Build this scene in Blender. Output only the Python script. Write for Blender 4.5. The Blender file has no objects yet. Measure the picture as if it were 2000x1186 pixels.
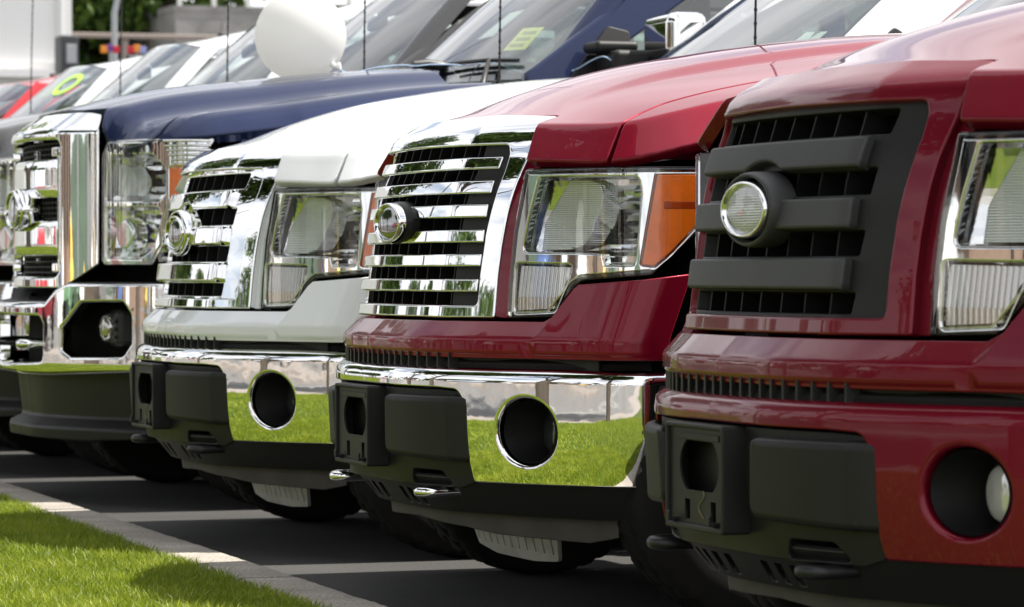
import bpy, bmesh, math, random
import numpy as np
from mathutils import Vector, Matrix, geometry as mgeo
random.seed(7)
rng = np.random.default_rng(7)
SC = bpy.context.scene
COL = SC.collection
R = math.radians

# ------------------------------------------------------------------ camera
cam_data = bpy.data.cameras.new('camera')
cam = bpy.data.objects.new('camera', cam_data)
COL.objects.link(cam)
cam_data.sensor_width = 36.0
cam_data.lens = 6960.707 / 2000 * 36.0
cam_data.clip_start = 0.1
cam_data.clip_end = 3000
PHI, PIT, ROLL = 0.341705543, -0.0100047964, -0.00138517870
_d = Vector((-math.cos(PHI), math.sin(PHI), 0)); _r = Vector((math.sin(PHI), math.cos(PHI), 0)); _u = Vector((0, 0, 1))
_d2 = _d * math.cos(PIT) + _u * math.sin(PIT); _u2 = _u * math.cos(PIT) - _d * math.sin(PIT)
_r3 = _r * math.cos(ROLL) + _u2 * math.sin(ROLL); _u3 = _u2 * math.cos(ROLL) - _r * math.sin(ROLL)
cam.matrix_world = Matrix(((_r3.x, _u3.x, -_d2.x, 6.62088578), (_r3.y, _u3.y, -_d2.y, -2.7435852),
                           (_r3.z, _u3.z, -_d2.z, 0.91519), (0, 0, 0, 1)))
cam_data.dof.use_dof = True
cam_data.dof.focus_distance = 9.0
cam_data.dof.aperture_fstop = 9.0
SC.camera = cam

# ------------------------------------------------------------------ world + sun
SUN_EL, SUN_AZ = R(58), R(4)      # azimuth measured from +Y towards +X
world = bpy.data.worlds.new('World'); SC.world = world
world.use_nodes = True
wn = world.node_tree.nodes; wl = world.node_tree.links
wn.clear()
w_out = wn.new('ShaderNodeOutputWorld'); w_bg = wn.new('ShaderNodeBackground')
w_bg.inputs['Strength'].default_value = 0.066
sky = wn.new('ShaderNodeTexSky'); sky.sky_type = 'NISHITA'; sky.sun_disc = False
sky.sun_elevation = SUN_EL; sky.sun_rotation = SUN_AZ
sky.air_density = 1.0; sky.dust_density = 0.6; sky.ozone_density = 1.5
tc = wn.new('ShaderNodeTexCoord')
sep = wn.new('ShaderNodeSeparateXYZ'); wl.new(tc.outputs['Generated'], sep.inputs[0])
def wmath(op, a, b=None, clamp=False):
    n = wn.new('ShaderNodeMath'); n.operation = op; n.use_clamp = clamp
    for i, v in enumerate((a, b)):
        if v is None: continue
        if isinstance(v, (int, float)): n.inputs[i].default_value = v
        else: wl.new(v, n.inputs[i])
    return n.outputs[0]
zc_ = wmath('ADD', wmath('MAXIMUM', sep.outputs['Z'], 0.0), 0.16)
cmb = wn.new('ShaderNodeCombineXYZ')
wl.new(wmath('DIVIDE', sep.outputs['X'], zc_), cmb.inputs[0]); wl.new(wmath('DIVIDE', sep.outputs['Y'], zc_), cmb.inputs[1])
cn = wn.new('ShaderNodeTexNoise'); cn.inputs['Scale'].default_value = 1.15; cn.inputs['Detail'].default_value = 9; cn.inputs['Roughness'].default_value = 0.58
cn.inputs['Distortion'].default_value = 0.25
wl.new(cmb.outputs[0], cn.inputs['Vector'])
cr = wn.new('ShaderNodeValToRGB')
cr.color_ramp.elements[0].position = 0.32; cr.color_ramp.elements[0].color = (0, 0, 0, 1)
cr.color_ramp.elements[1].position = 0.47; cr.color_ramp.elements[1].color = (1, 1, 1, 1)
wl.new(cn.outputs['Fac'], cr.inputs['Fac'])
cn2 = wn.new('ShaderNodeTexNoise'); cn2.inputs['Scale'].default_value = 2.2; cn2.inputs['Detail'].default_value = 6
wl.new(cmb.outputs[0], cn2.inputs['Vector'])
cr2 = wn.new('ShaderNodeValToRGB')
cr2.color_ramp.elements[0].position = 0.34; cr2.color_ramp.elements[0].color = (7.3, 7.5, 8.0, 1)
cr2.color_ramp.elements[1].position = 0.62; cr2.color_ramp.elements[1].color = (11.0, 11.1, 11.3, 1)
wl.new(cn2.outputs['Fac'], cr2.inputs['Fac'])
mx = wn.new('ShaderNodeMix'); mx.data_type = 'RGBA'
hzn = wmath('MULTIPLY', wmath('SUBTRACT', 1.0, wmath('DIVIDE', sep.outputs['Z'], 0.5), True), 0.75)
wl.new(wmath('MAXIMUM', cr.outputs['Color'], hzn), mx.inputs['Factor']); wl.new(sky.outputs['Color'], mx.inputs['A']); wl.new(cr2.outputs['Color'], mx.inputs['B'])
wl.new(mx.outputs['Result'], w_bg.inputs['Color']); wl.new(w_bg.outputs[0], w_out.inputs['Surface'])

sun_d = bpy.data.lights.new('sun', 'SUN'); sun_d.energy = 5.0; sun_d.angle = R(0.53); sun_d.color = (1.0, 0.95, 0.87)
sun = bpy.data.objects.new('sun', sun_d); COL.objects.link(sun)
_sd = Vector((math.sin(SUN_AZ) * math.cos(SUN_EL), math.cos(SUN_AZ) * math.cos(SUN_EL), math.sin(SUN_EL)))
sun.rotation_euler = _sd.to_track_quat('Z', 'Y').to_euler()
sun.location = (0, 10, 20)
SC.view_settings.view_transform = 'Standard'; SC.view_settings.look = 'None'
SC.view_settings.exposure = 1.0; SC.view_settings.gamma = 1.0
SC.view_settings.use_curve_mapping = False

# ------------------------------------------------------------------ materials
MATS = {}
def nodes_of(m): return m.node_tree.nodes, m.node_tree.links
def pmat(name, col, rough=0.5, metal=0.0, coat=0.0, coat_rough=0.03, spec=0.5, noise=None, bump=None, ior=None):
    """noise=(scale, amount): value variation of the base colour; bump=(scale, strength, distance)"""
    m = bpy.data.materials.new(name); m.use_nodes = True
    n, l = nodes_of(m); b = n['Principled BSDF']
    b.inputs['Base Color'].default_value = (*col, 1); b.inputs['Roughness'].default_value = rough
    b.inputs['Metallic'].default_value = metal; b.inputs['Coat Weight'].default_value = coat
    b.inputs['Coat IOR'].default_value = 1.36; b.inputs['Coat Roughness'].default_value = coat_rough; b.inputs['Specular IOR Level'].default_value = spec
    if ior: b.inputs['IOR'].default_value = ior
    if noise or bump:
        t = n.new('ShaderNodeTexCoord')
    if noise:
        x = n.new('ShaderNodeTexNoise'); x.inputs['Scale'].default_value = noise[0]; x.inputs['Detail'].default_value = 6
        l.new(t.outputs['Object'], x.inputs['Vector'])
        mr = n.new('ShaderNodeMapRange'); mr.inputs['From Min'].default_value = 0.25; mr.inputs['From Max'].default_value = 0.75
        mr.inputs['To Min'].default_value = 1 - noise[1]; mr.inputs['To Max'].default_value = 1 + noise[1]
        l.new(x.outputs['Fac'], mr.inputs['Value'])
        mm = n.new('ShaderNodeVectorMath'); mm.operation = 'SCALE'; mm.inputs[0].default_value = col
        l.new(mr.outputs['Result'], mm.inputs['Scale']); l.new(mm.outputs[0], b.inputs['Base Color'])
        if len(noise) > 2:
            mr2 = n.new('ShaderNodeMapRange'); mr2.inputs['From Min'].default_value = 0.3; mr2.inputs['From Max'].default_value = 0.7
            mr2.inputs['To Min'].default_value = rough; mr2.inputs['To Max'].default_value = rough + noise[2]
            l.new(x.outputs['Fac'], mr2.inputs['Value']); l.new(mr2.outputs['Result'], b.inputs['Roughness'])
    if bump:
        x2 = n.new('ShaderNodeTexNoise'); x2.inputs['Scale'].default_value = bump[0]; x2.inputs['Detail'].default_value = 3
        l.new(t.outputs['Object'], x2.inputs['Vector'])
        bp = n.new('ShaderNodeBump'); bp.inputs['Strength'].default_value = bump[1]; bp.inputs['Distance'].default_value = bump[2]
        l.new(x2.outputs['Fac'], bp.inputs['Height']); l.new(bp.outputs['Normal'], b.inputs['Normal'])
    MATS[name] = m
    return m
M = {}
def flake_paint(name, col, col2, metal=0.35, rough=0.42):
    m = pmat(name, col, rough, metal, 0.9, 0.02, spec=0.15, noise=(1.6, 0.05))
    n, l = nodes_of(m); b = n['Principled BSDF']
    v = n.new('ShaderNodeTexVoronoi'); v.inputs['Scale'].default_value = 1400
    t = n.new('ShaderNodeTexCoord'); l.new(t.outputs['Object'], v.inputs['Vector'])
    x = n.new('ShaderNodeMix'); x.data_type = 'RGBA'; x.inputs['A'].default_value = (*col, 1); x.inputs['B'].default_value = (*col2, 1)
    s = n.new('ShaderNodeSeparateColor'); l.new(v.outputs['Color'], s.inputs[0]); l.new(s.outputs[0], x.inputs['Factor'])
    l.new(x.outputs['Result'], b.inputs['Base Color'])
    return m
M['red'] = flake_paint('candy_red_paint', (0.165, 0.001, 0.013), (0.245, 0.002, 0.020))
M['maroon'] = flake_paint('burgundy_paint', (0.125, 0.001, 0.010), (0.19, 0.002, 0.015))
M['white'] = pmat('white_paint', (0.84, 0.855, 0.875), 0.35, 0.0, 1.0, 0.02, noise=(0.8, 0.015))
M['navy'] = flake_paint('navy_paint', (0.006, 0.012, 0.045), (0.012, 0.022, 0.07))
M['charcoal'] = flake_paint('charcoal_paint', (0.05, 0.05, 0.055), (0.09, 0.09, 0.09))
M['scarlet'] = pmat('scarlet_paint', (0.55, 0.02, 0.03), 0.35, 0.0, 1.0, 0.02)
M['chrome'] = pmat('chrome', (0.88, 0.88, 0.88), 0.022, 1.0, bump=(9, 0.012, 0.01))
M['chrome_bumper'] = pmat('bumper_chrome', (0.84, 0.84, 0.84), 0.03, 1.0, bump=(5, 0.05, 0.02))
M['fin'] = pmat('grille_fin_black', (.005, .005, .0055), .5, spec=.25)
M['satin'] = pmat('satin_chrome', (0.75, 0.75, 0.74), 0.12, 1.0)
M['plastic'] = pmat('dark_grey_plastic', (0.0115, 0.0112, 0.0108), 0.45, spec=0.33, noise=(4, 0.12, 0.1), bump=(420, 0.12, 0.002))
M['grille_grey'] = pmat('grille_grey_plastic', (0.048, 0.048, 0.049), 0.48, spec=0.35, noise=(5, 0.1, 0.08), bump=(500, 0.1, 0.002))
M['black'] = pmat('black_plastic', (0.008, 0.008, 0.009), 0.45)
M['gloss_black'] = pmat('gloss_black', (0.008, 0.008, 0.009), 0.08, coat=0.6)
M['void'] = pmat('engine_bay_black', (0.004, 0.004, 0.004), 0.8, spec=0.1)
M['rubber'] = pmat('tyre_rubber', (0.009, 0.0085, 0.008), 0.8, spec=0.2, noise=(12, 0.3))
M['alu'] = pmat('cast_aluminium', (0.62, 0.61, 0.58), 0.5, 0.5, noise=(14, 0.15, 0.12))
M['rim'] = pmat('wheel_alloy', (0.35, 0.35, 0.36), 0.3, 0.9)
M['apron'] = pmat('dusty_rubber_apron', (0.055, 0.050, 0.044), 0.7, noise=(10, 0.25))
M['amber'] = pmat('amber_lens', (0.95, 0.19, 0.004), 0.3, coat=0.35, noise=(30, 0.12))
M['bulb'] = pmat('ribbed_projector_glass', (0.84, 0.86, 0.88), 0.18, 0.6, coat=0.8)
M['turn'] = pmat('ribbed_clear_plastic', (0.50, 0.48, 0.46), 0.10, 0.8, coat=0.6)
M['reflector'] = pmat('reflector_chrome', (0.92, 0.92, 0.92), 0.13, 1.0)
M['latex'] = pmat('white_latex', (0.90, 0.89, 0.87), 0.38, noise=(2, 0.01))
M['latex'].node_tree.nodes['Principled BSDF'].inputs['Subsurface Weight'].default_value = 0.8
M['latex'].node_tree.nodes['Principled BSDF'].inputs['Subsurface Radius'].default_value = (0.35, 0.35, 0.35)
_n, _l = nodes_of(M['latex']); _b = _n['Principled BSDF']; _b.inputs['Base Color'].default_value = (.78, .78, .77, 1)
for _k in list(_b.inputs['Base Color'].links): _l.remove(_k)
_b.inputs['Subsurface Weight'].default_value = 0
_tr = _n.new('ShaderNodeBsdfTranslucent'); _tr.inputs['Color'].default_value = (.86, .86, .84, 1); _mx = _n.new('ShaderNodeMixShader'); _mx.inputs[0].default_value = .55
_l.new(_b.outputs[0], _mx.inputs[1]); _l.new(_tr.outputs[0], _mx.inputs[2]); _l.new(_mx.outputs[0], _n['Material Output'].inputs['Surface'])
M['ribbon'] = pmat('pale_blue_ribbon', (0.45, 0.60, 0.80), 0.4)
M['seat'] = pmat('grey_seat_cloth', (0.34, 0.33, 0.31), 0.9, noise=(20, 0.1))
M['dash'] = pmat('dashboard_vinyl', (0.22, 0.22, 0.21), 0.6)
M['lime'] = pmat('lime_sticker', (0.50, 0.85, 0.10), 0.5)
M['yellow'] = pmat('yellow_paper', (0.78, 0.80, 0.22), 0.6)
M['paper'] = pmat('white_paper', (0.75, 0.80, 0.78), 0.6)
M['ink'] = pmat('grey_print', (0.35, 0.38, 0.10), 0.6)
def glass(name, tint, refl_boost=1.0, ior=1.5, rough=0.01):
    m = bpy.data.materials.new(name); m.use_nodes = True
    n, l = nodes_of(m); n.clear()
    o = n.new('ShaderNodeOutputMaterial'); t = n.new('ShaderNodeBsdfTransparent'); g = n.new('ShaderNodeBsdfGlossy')
    t.inputs['Color'].default_value = (*tint, 1); g.inputs['Roughness'].default_value = rough
    lw = n.new('ShaderNodeLayerWeight'); lw.inputs['Blend'].default_value = 0.5
    pw = n.new('ShaderNodeMath'); pw.operation = 'POWER'; l.new(lw.outputs['Facing'], pw.inputs[0]); pw.inputs[1].default_value = 2.6
    f = n.new('ShaderNodeMath'); f.operation = 'MULTIPLY_ADD'; f.use_clamp = True; l.new(pw.outputs[0], f.inputs[0])
    r0 = 2 * ((ior - 1)/(ior + 1))**2; f.inputs[1].default_value = 1 - r0; f.inputs[2].default_value = r0
    x = n.new('ShaderNodeMixShader'); l.new(f.outputs[0], x.inputs[0]); l.new(t.outputs[0], x.inputs[1]); l.new(g.outputs[0], x.inputs[2])
    l.new(x.outputs[0], o.inputs['Surface'])
    return m
M['lens'] = glass('clear_lens', (0.96, 0.97, 0.97), ior=1.45)
M['glass'] = glass('windscreen_glass', (0.72, 0.80, 0.76), ior=1.75)

# ------------------------------------------------------------------ geometry helpers
class Geo:
    def __init__(s): s.V = []; s.N = []; s.F = []; s.n = 0
    def add(s, V, N, F):
        V = np.asarray(V, float); N = np.asarray(N, float)
        F = [tuple(int(i) + s.n for i in f) for f in F]
        s.V.append(V); s.N.append(N); s.F += F; s.n += len(V)
        return s
    def merge(s, g):
        if g.n: s.add(np.vstack(g.V), np.vstack(g.N), g.F)
        return s
    def mirrored(s):
        g = Geo(); k = np.array([-1, 1, 1.0])
        g.V = [v * k for v in s.V]; g.N = [v * k for v in s.N]; g.F = [f[::-1] for f in s.F]; g.n = s.n
        return g
    def moved(s, d):
        g = Geo(); g.V = [v + np.array(d, float) for v in s.V]; g.N = list(s.N); g.F = list(s.F); g.n = s.n
        return g
    def xf(s, m):
        m = np.array(m); g = Geo(); r = m[:3, :3]
        g.V = [v @ r.T + m[:3, 3] for v in s.V]
        g.N = [v @ np.linalg.inv(r) for v in s.N]; g.F = list(s.F); g.n = s.n
        return g
    def mesh(s, name):
        me = bpy.data.meshes.new(name)
        V = np.vstack(s.V); N = np.vstack(s.N)
        L = np.linalg.norm(N, axis=1, keepdims=True); N = N / np.where(L < 1e-9, 1, L)
        me.from_pydata(V.tolist(), [], s.F)
        me.polygons.foreach_set('use_smooth', np.ones(len(me.polygons), bool))
        me.update()
        me.normals_split_custom_set_from_vertices(N.tolist())
        return me
MESH = {}
def cached(key, fn):
    if key not in MESH:
        g = fn(); MESH[key] = g if isinstance(g, bpy.types.Mesh) else g.mesh(key)
        if not MESH[key].materials: MESH[key].materials.append(None)
    return MESH[key]
def link(name, me, mat=None, parent=None, loc=None, **props):
    o = bpy.data.objects.new(name, me); COL.objects.link(o)
    if mat is not None:
        if not me.materials: me.materials.append(None)
        o.material_slots[0].link = 'OBJECT'; o.material_slots[0].material = mat
    if parent is not None: o.parent = parent
    if loc is not None: o.location = loc
    for k, v in props.items():
        if v is not None: o[k] = v
    return o
def empty(name, loc=(0, 0, 0), rz=0, label=None, category=None, group=None):
    o = bpy.data.objects.new(name, None); COL.objects.link(o); o.location = loc; o.rotation_euler = (0, 0, rz)
    o.empty_display_size = 0.2
    if label: o['label'] = label
    if category: o['category'] = category
    if group: o['group'] = group
    return o
def thing(name, g, mat, label, category, group=None, loc=None, rz=0):
    me = g if isinstance(g, bpy.types.Mesh) else g.mesh(name)
    o = link(name, me, mat, None, loc, label=label, category=category, group=group)
    o.rotation_euler = (0, 0, rz)
    return o
def structure(name, g, mat):
    me = g if isinstance(g, bpy.types.Mesh) else g.mesh(name)
    return link(name, me, mat, kind='structure')

def pchip(xs, ys):
    xs = np.array(xs, float); ys = np.array(ys, float); h = np.diff(xs); d = np.diff(ys) / h
    m = np.zeros(len(xs)); m[0] = d[0]; m[-1] = d[-1]
    for i in range(1, len(xs) - 1):
        m[i] = 0 if d[i-1] * d[i] <= 0 else (d[i-1] * h[i] + d[i] * h[i-1]) / (h[i] + h[i-1])
    def f(x):
        x = np.clip(np.asarray(x, float), xs[0], xs[-1]); i = np.clip(np.searchsorted(xs, x) - 1, 0, len(h) - 1)
        t = (x - xs[i]) / h[i]
        return (2*t**3-3*t**2+1)*ys[i]+(t**3-2*t**2+t)*h[i]*m[i]+(-2*t**3+3*t**2)*ys[i+1]+(t**3-t**2)*h[i]*m[i+1]
    return f
def sstep(a, b, x):
    t = np.clip((x - a) / (b - a), 0, 1); return t * t * (3 - 2 * t)

def round_poly(pts, k=5):
    """pts: (x, y) or (x, y, r): corners rounded with radius r"""
    out = []; n = len(pts)
    for i, p in enumerate(pts):
        if len(p) < 3 or p[2] <= 0: out.append(np.array(p[:2], float)); continue
        b = np.array(p[:2], float); a = np.array(pts[i-1][:2], float); c = np.array(pts[(i+1) % n][:2], float)
        u = a - b; v = c - b; lu = np.linalg.norm(u); lv = np.linalg.norm(v); u /= lu; v /= lv
        ang = math.acos(max(-1, min(1, float(u @ v))))
        t = min(p[2] / math.tan(ang / 2), lu * 0.48, lv * 0.48)
        p0 = b + u * t; p1 = b + v * t
        for j in range(k + 1):
            w = j / k; out.append((1-w)**2 * p0 + 2*w*(1-w) * b + w*w * p1)
    return np.array(out)
def ellipse(cx, cy, a, b, n=40):
    t = np.linspace(0, 2*np.pi, n, endpoint=False)
    return np.stack([cx + a*np.cos(t), cy + b*np.sin(t)], 1)
def area(p): return 0.5 * np.sum(p[:, 0] * np.roll(p[:, 1], -1) - np.roll(p[:, 0], -1) * p[:, 1])
def ccw(p): return p if area(p) > 0 else p[::-1]
def resample(p, step):
    out = []
    for i in range(len(p)):
        a, b = p[i], p[(i+1) % len(p)]; n = max(1, int(math.ceil(np.linalg.norm(b - a) / step)))
        for j in range(n): out.append(a + (b - a) * j / n)
    return np.array(out)
def edge_normals(p):
    """inward normals of a CCW polygon, mitred"""
    e = np.roll(p, -1, 0) - p; L = np.linalg.norm(e, axis=1, keepdims=True); e = e / np.where(L < 1e-12, 1, L)
    nl = np.stack([-e[:, 1], e[:, 0]], 1); n0 = np.roll(nl, 1, 0)
    s = nl + n0; dn = 1 + np.sum(nl * n0, 1, keepdims=True)
    return s / np.maximum(dn, 0.45)
def pip(pts, poly):
    x, y = pts[:, 0], pts[:, 1]; ins = np.zeros(len(pts), bool); n = len(poly)
    for i in range(n):
        x0, y0 = poly[i]; x1, y1 = poly[(i+1) % n]
        if y0 == y1: continue
        c = ((y0 > y) != (y1 > y)) & (x < (x1 - x0) * (y - y0) / (y1 - y0) + x0)
        ins ^= c
    return ins
def panel(surf, outline, holes=(), r=0.005, seg=3, depth=0.02, step=0.03, hole_r=None, hole_depth=None, xs=(), edge_step=None, off=0.0, gfilter=None, extra=None):
    """a plate lying on surf(s, t) -> (n, 3): rounded edges, thickness and holes; normals are those of the surface"""
    g = Geo(); es = edge_step or step
    rings = []
    for k, p in enumerate([outline] + list(holes)):
        p = resample(ccw(np.asarray(p, float)[:, :2]), es); inn = edge_normals(p)
        hole = k > 0
        rr = (r if hole_r is None else hole_r) if hole else r
        dd = (depth if hole_depth is None else hole_depth) if hole else depth
        rings.append((p, -inn if hole else inn, rr, hole, dd))
    loops = [p + n * rr for p, n, rr, h, d in rings]
    lo, hi = loops[0].min(0), loops[0].max(0)
    gx = np.arange(lo[0] + step/2, hi[0], step); gy = np.arange(lo[1] + step/2, hi[1], step)
    gx = np.concatenate([gx, np.array([x for x in xs if lo[0] < x < hi[0]])]) if len(xs) else gx
    G = np.stack(np.meshgrid(gx, gy), -1).reshape(-1, 2)
    if gfilter is not None: G = G[gfilter(G)]
    if extra is not None: G = np.vstack([G, extra])
    if len(G):
        ok = pip(G, loops[0])
        for q in loops[1:]: ok &= ~pip(G, q)
        B = np.vstack(loops); G = G[ok]
        if len(G):
            keep = np.ones(len(G), bool)
            for i in range(0, len(G), 2000):
                dd = ((G[i:i+2000, None, :] - B[None]) ** 2).sum(-1).min(1); keep[i:i+2000] = dd > (0.3 * min(step, es)) ** 2
            G = G[keep]
    pts = np.vstack(loops + ([G] if len(G) else [])); edges = []; b = 0
    for q in loops:
        n = len(q); edges += [(b + i, b + (i+1) % n) for i in range(n)]; b += n
    rv, re, rf, ov, oe, of = mgeo.delaunay_2d_cdt([Vector(map(float, p)) for p in pts], edges, [], 0, 1e-7, True)
    P2 = np.array([tuple(v) for v in rv])
    T = np.array([f for f in rf if len(f) == 3])
    cen = P2[T].mean(1); ok = pip(cen, loops[0])
    for q in loops[1:]: ok &= ~pip(cen, q)
    T = T[ok]
    a = P2[T]; sg = (a[:, 1, 0]-a[:, 0, 0])*(a[:, 2, 1]-a[:, 0, 1])-(a[:, 2, 0]-a[:, 0, 0])*(a[:, 1, 1]-a[:, 0, 1])
    T[sg < 0] = T[sg < 0][:, ::-1]
    T = T[np.abs(sg) > 1e-12]
    def frame(Q):
        h = 4e-4; s, t = Q[:, 0], Q[:, 1]
        P = surf(s, t); Ps = (surf(s + h, t) - surf(s - h, t)) / (2*h); Pt = (surf(s, t + h) - surf(s, t - h)) / (2*h)
        n = np.cross(Ps, Pt); n /= np.maximum(np.linalg.norm(n, axis=1, keepdims=True), 1e-9)
        return P, Ps, Pt, n
    P, _, _, N = frame(P2)
    g.add(P + N * off, N, T.tolist())
    inv = {}
    for oi, l in enumerate(ov):
        for x in l: inv[x] = oi
    b = 0
    for p, inn, rr, hole, dpt in rings:
        m = len(p); prev = [inv[b + i] for i in range(m)]; b += m
        base = g.n
        for k in range(1, seg + 2):
            if k <= seg:
                an = k / seg * math.pi / 2; ins = rr * (1 - math.sin(an)); drop = rr * (1 - math.cos(an)); ca, sa = math.cos(an), math.sin(an)
            else: ins = 0; drop = dpt; ca, sa = 0, 1
            Q = p + inn * ins
            Pq, Ps, Pt, n = frame(Q)
            o = -(Ps * inn[:, :1] + Pt * inn[:, 1:]); o -= n * np.sum(o * n, 1, keepdims=True)
            o /= np.maximum(np.linalg.norm(o, axis=1, keepdims=True), 1e-9)
            if hole: pass
            st = g.n
            g.V.append(Pq + n * (off - drop)); g.N.append(n * ca + o * sa); g.n += m
            cur = [st + i for i in range(m)]
            for i in range(m):
                j = (i + 1) % m
                f = (prev[i], cur[i], cur[j], prev[j])
                g.F.append(f[::-1] if hole else f)
            prev = cur
    return g
def mirror_half(half):
    """half outline from the centre line bottom round the +s side to the centre line top"""
    h = [tuple(p) for p in half]
    m = [(-p[0],) + tuple(p[1:]) for p in reversed(h) if abs(p[0]) > 1e-6]
    return h + m
def rbox(c, s, r=0.01):
    g = Geo(); h = np.array(s, float) / 2; r = min(r, h.min() * 0.98); c = np.array(c, float)
    for ax in range(3):
        u, v = (ax + 1) % 3, (ax + 2) % 3
        def lines(k): return np.array([-h[k], -h[k] + r*0.42, -h[k] + r, h[k] - r, h[k] - r*0.42, h[k]])
        U, W = lines(u), lines(v)
        for sg in (-1, 1):
            P = np.zeros((6, 6, 3)); P[..., u] = U[:, None]; P[..., v] = W[None, :]; P[..., ax] = sg * h[ax]
            P = P.reshape(-1, 3); core = np.clip(P, -(h - r), h - r); d = P - core; L = np.linalg.norm(d, axis=1, keepdims=True)
            n = d / L; F = []
            for i in range(5):
                for j in range(5):
                    a = i*6 + j; f = (a, a + 6, a + 7, a + 1); F.append(f if sg > 0 else f[::-1])
            g.add(core + n * r + c, n, F)
    return g
def box(c, s):
    g = Geo(); h = np.array(s, float) / 2; c = np.array(c, float)
    for ax in range(3):
        u, v = (ax + 1) % 3, (ax + 2) % 3
        for sg in (-1, 1):
            P = np.zeros((4, 3)); P[:, ax] = sg * h[ax]; P[:, u] = [-h[u], h[u], h[u], -h[u]]; P[:, v] = [-h[v], -h[v], h[v], h[v]]
            n = np.zeros(3); n[ax] = sg
            g.add(P + c, np.tile(n, (4, 1)), [(0, 1, 2, 3) if sg > 0 else (3, 2, 1, 0)])
    return g
def tube(path, rad, k=10, caps=True):
    P = np.asarray(path, float); n = len(P); rad = np.broadcast_to(np.asarray(rad, float), (n,))
    T = np.gradient(P, axis=0); T /= np.maximum(np.linalg.norm(T, axis=1, keepdims=True), 1e-9)
    up = np.array([0, 0, 1.0]) if abs(T[0][2]) < 0.9 else np.array([1.0, 0, 0])
    V = []; N = []
    for i in range(n):
        a = np.cross(T[i], up); a /= max(np.linalg.norm(a), 1e-9); b = np.cross(a, T[i]); up = b
        for j in range(k):
            th = 2*math.pi*j/k; d = a*math.cos(th) + b*math.sin(th); V.append(P[i] + d*rad[i]); N.append(d)
    F = [(i*k + j, i*k + (j+1) % k, (i+1)*k + (j+1) % k, (i+1)*k + j) for i in range(n-1) for j in range(k)]
    F = [f[::-1] for f in F]
    # orientation check
    g = Geo().add(V, N, F)
    a = np.array(V)[list(F[0])]; fn = np.cross(a[1]-a[0], a[2]-a[0])
    if fn @ N[0] < 0: g.F = [f[::-1] for f in g.F]
    if caps:
        for e, s in ((0, -1), (n-1, 1)):
            ring = np.array(V[e*k:(e+1)*k]); st = [tuple(range(k))]
            a = ring; fn = np.cross(a[1]-a[0], a[2]-a[0])
            if fn @ (T[e]*s) < 0: st = [tuple(reversed(range(k)))]
            g.add(ring, np.tile(T[e]*s, (k, 1)), st)
    return g
def lathe(profile, axis='x', k=48, mod=None, c=(0, 0, 0)):
    """profile: (a, r) along the axis, closed surface of revolution; normals from the profile"""
    p = np.asarray(profile, float); d = np.gradient(p, axis=0); nr = np.stack([-d[:, 1], d[:, 0]], 1)
    nr /= np.maximum(np.linalg.norm(nr, axis=1, keepdims=True), 1e-9)
    V = []; N = []; m = len(p)
    for i in range(k):
        th = 2*math.pi*i/k; cs, sn = math.cos(th), math.sin(th)
        for j in range(m):
            rr = p[j, 1] + (mod(i, j) if mod else 0)
            V.append((p[j, 0], rr*cs, rr*sn)); N.append((nr[j, 0], nr[j, 1]*cs, nr[j, 1]*sn))
    F = [(i*m + j, i*m + j + 1, ((i+1) % k)*m + j + 1, ((i+1) % k)*m + j) for i in range(k) for j in range(m-1)]
    V = np.array(V); N = np.array(N)
    a = V[list(F[len(F)//2])]; fn = np.cross(a[1]-a[0], a[2]-a[0])
    if fn @ N[F[len(F)//2][0]] < 0: F = [f[::-1] for f in F]
    if axis == 'y': V = V[:, [1, 0, 2]]; N = N[:, [1, 0, 2]]; F = [f[::-1] for f in F]
    if axis == 'z': V = V[:, [1, 2, 0]]; N = N[:, [1, 2, 0]]
    return Geo().add(V + np.array(c, float), N, F)
def sheet(surf, s0, s1, t0, t1, ns, nt, flip=False):
    S, T = np.meshgrid(np.linspace(s0, s1, ns), np.linspace(t0, t1, nt), indexing='ij'); S = S.ravel(); T = T.ravel(); h = 1e-4
    P = surf(S, T); n = np.cross(surf(S+h, T) - surf(S-h, T), surf(S, T+h) - surf(S, T-h)); n /= np.maximum(np.linalg.norm(n, axis=1, keepdims=True), 1e-12)
    F = [(i*nt + j, (i+1)*nt + j, (i+1)*nt + j+1, i*nt + j+1) for i in range(ns-1) for j in range(nt-1)]
    if flip: n = -n; F = [f[::-1] for f in F]
    return Geo().add(P, n, F)
def flat_facets(g):
    """split every face so that it is shaded flat"""
    V = np.vstack(g.V); o = Geo()
    for f in g.F:
        p = V[list(f)]; n = np.cross(p[1]-p[0], p[2]-p[0]); n /= max(np.linalg.norm(n), 1e-12)
        o.add(p, np.tile(n, (len(f), 1)), [tuple(range(len(f)))])
    return o
def st3(s, y, z): return np.stack([s, y, z], -1)

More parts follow.
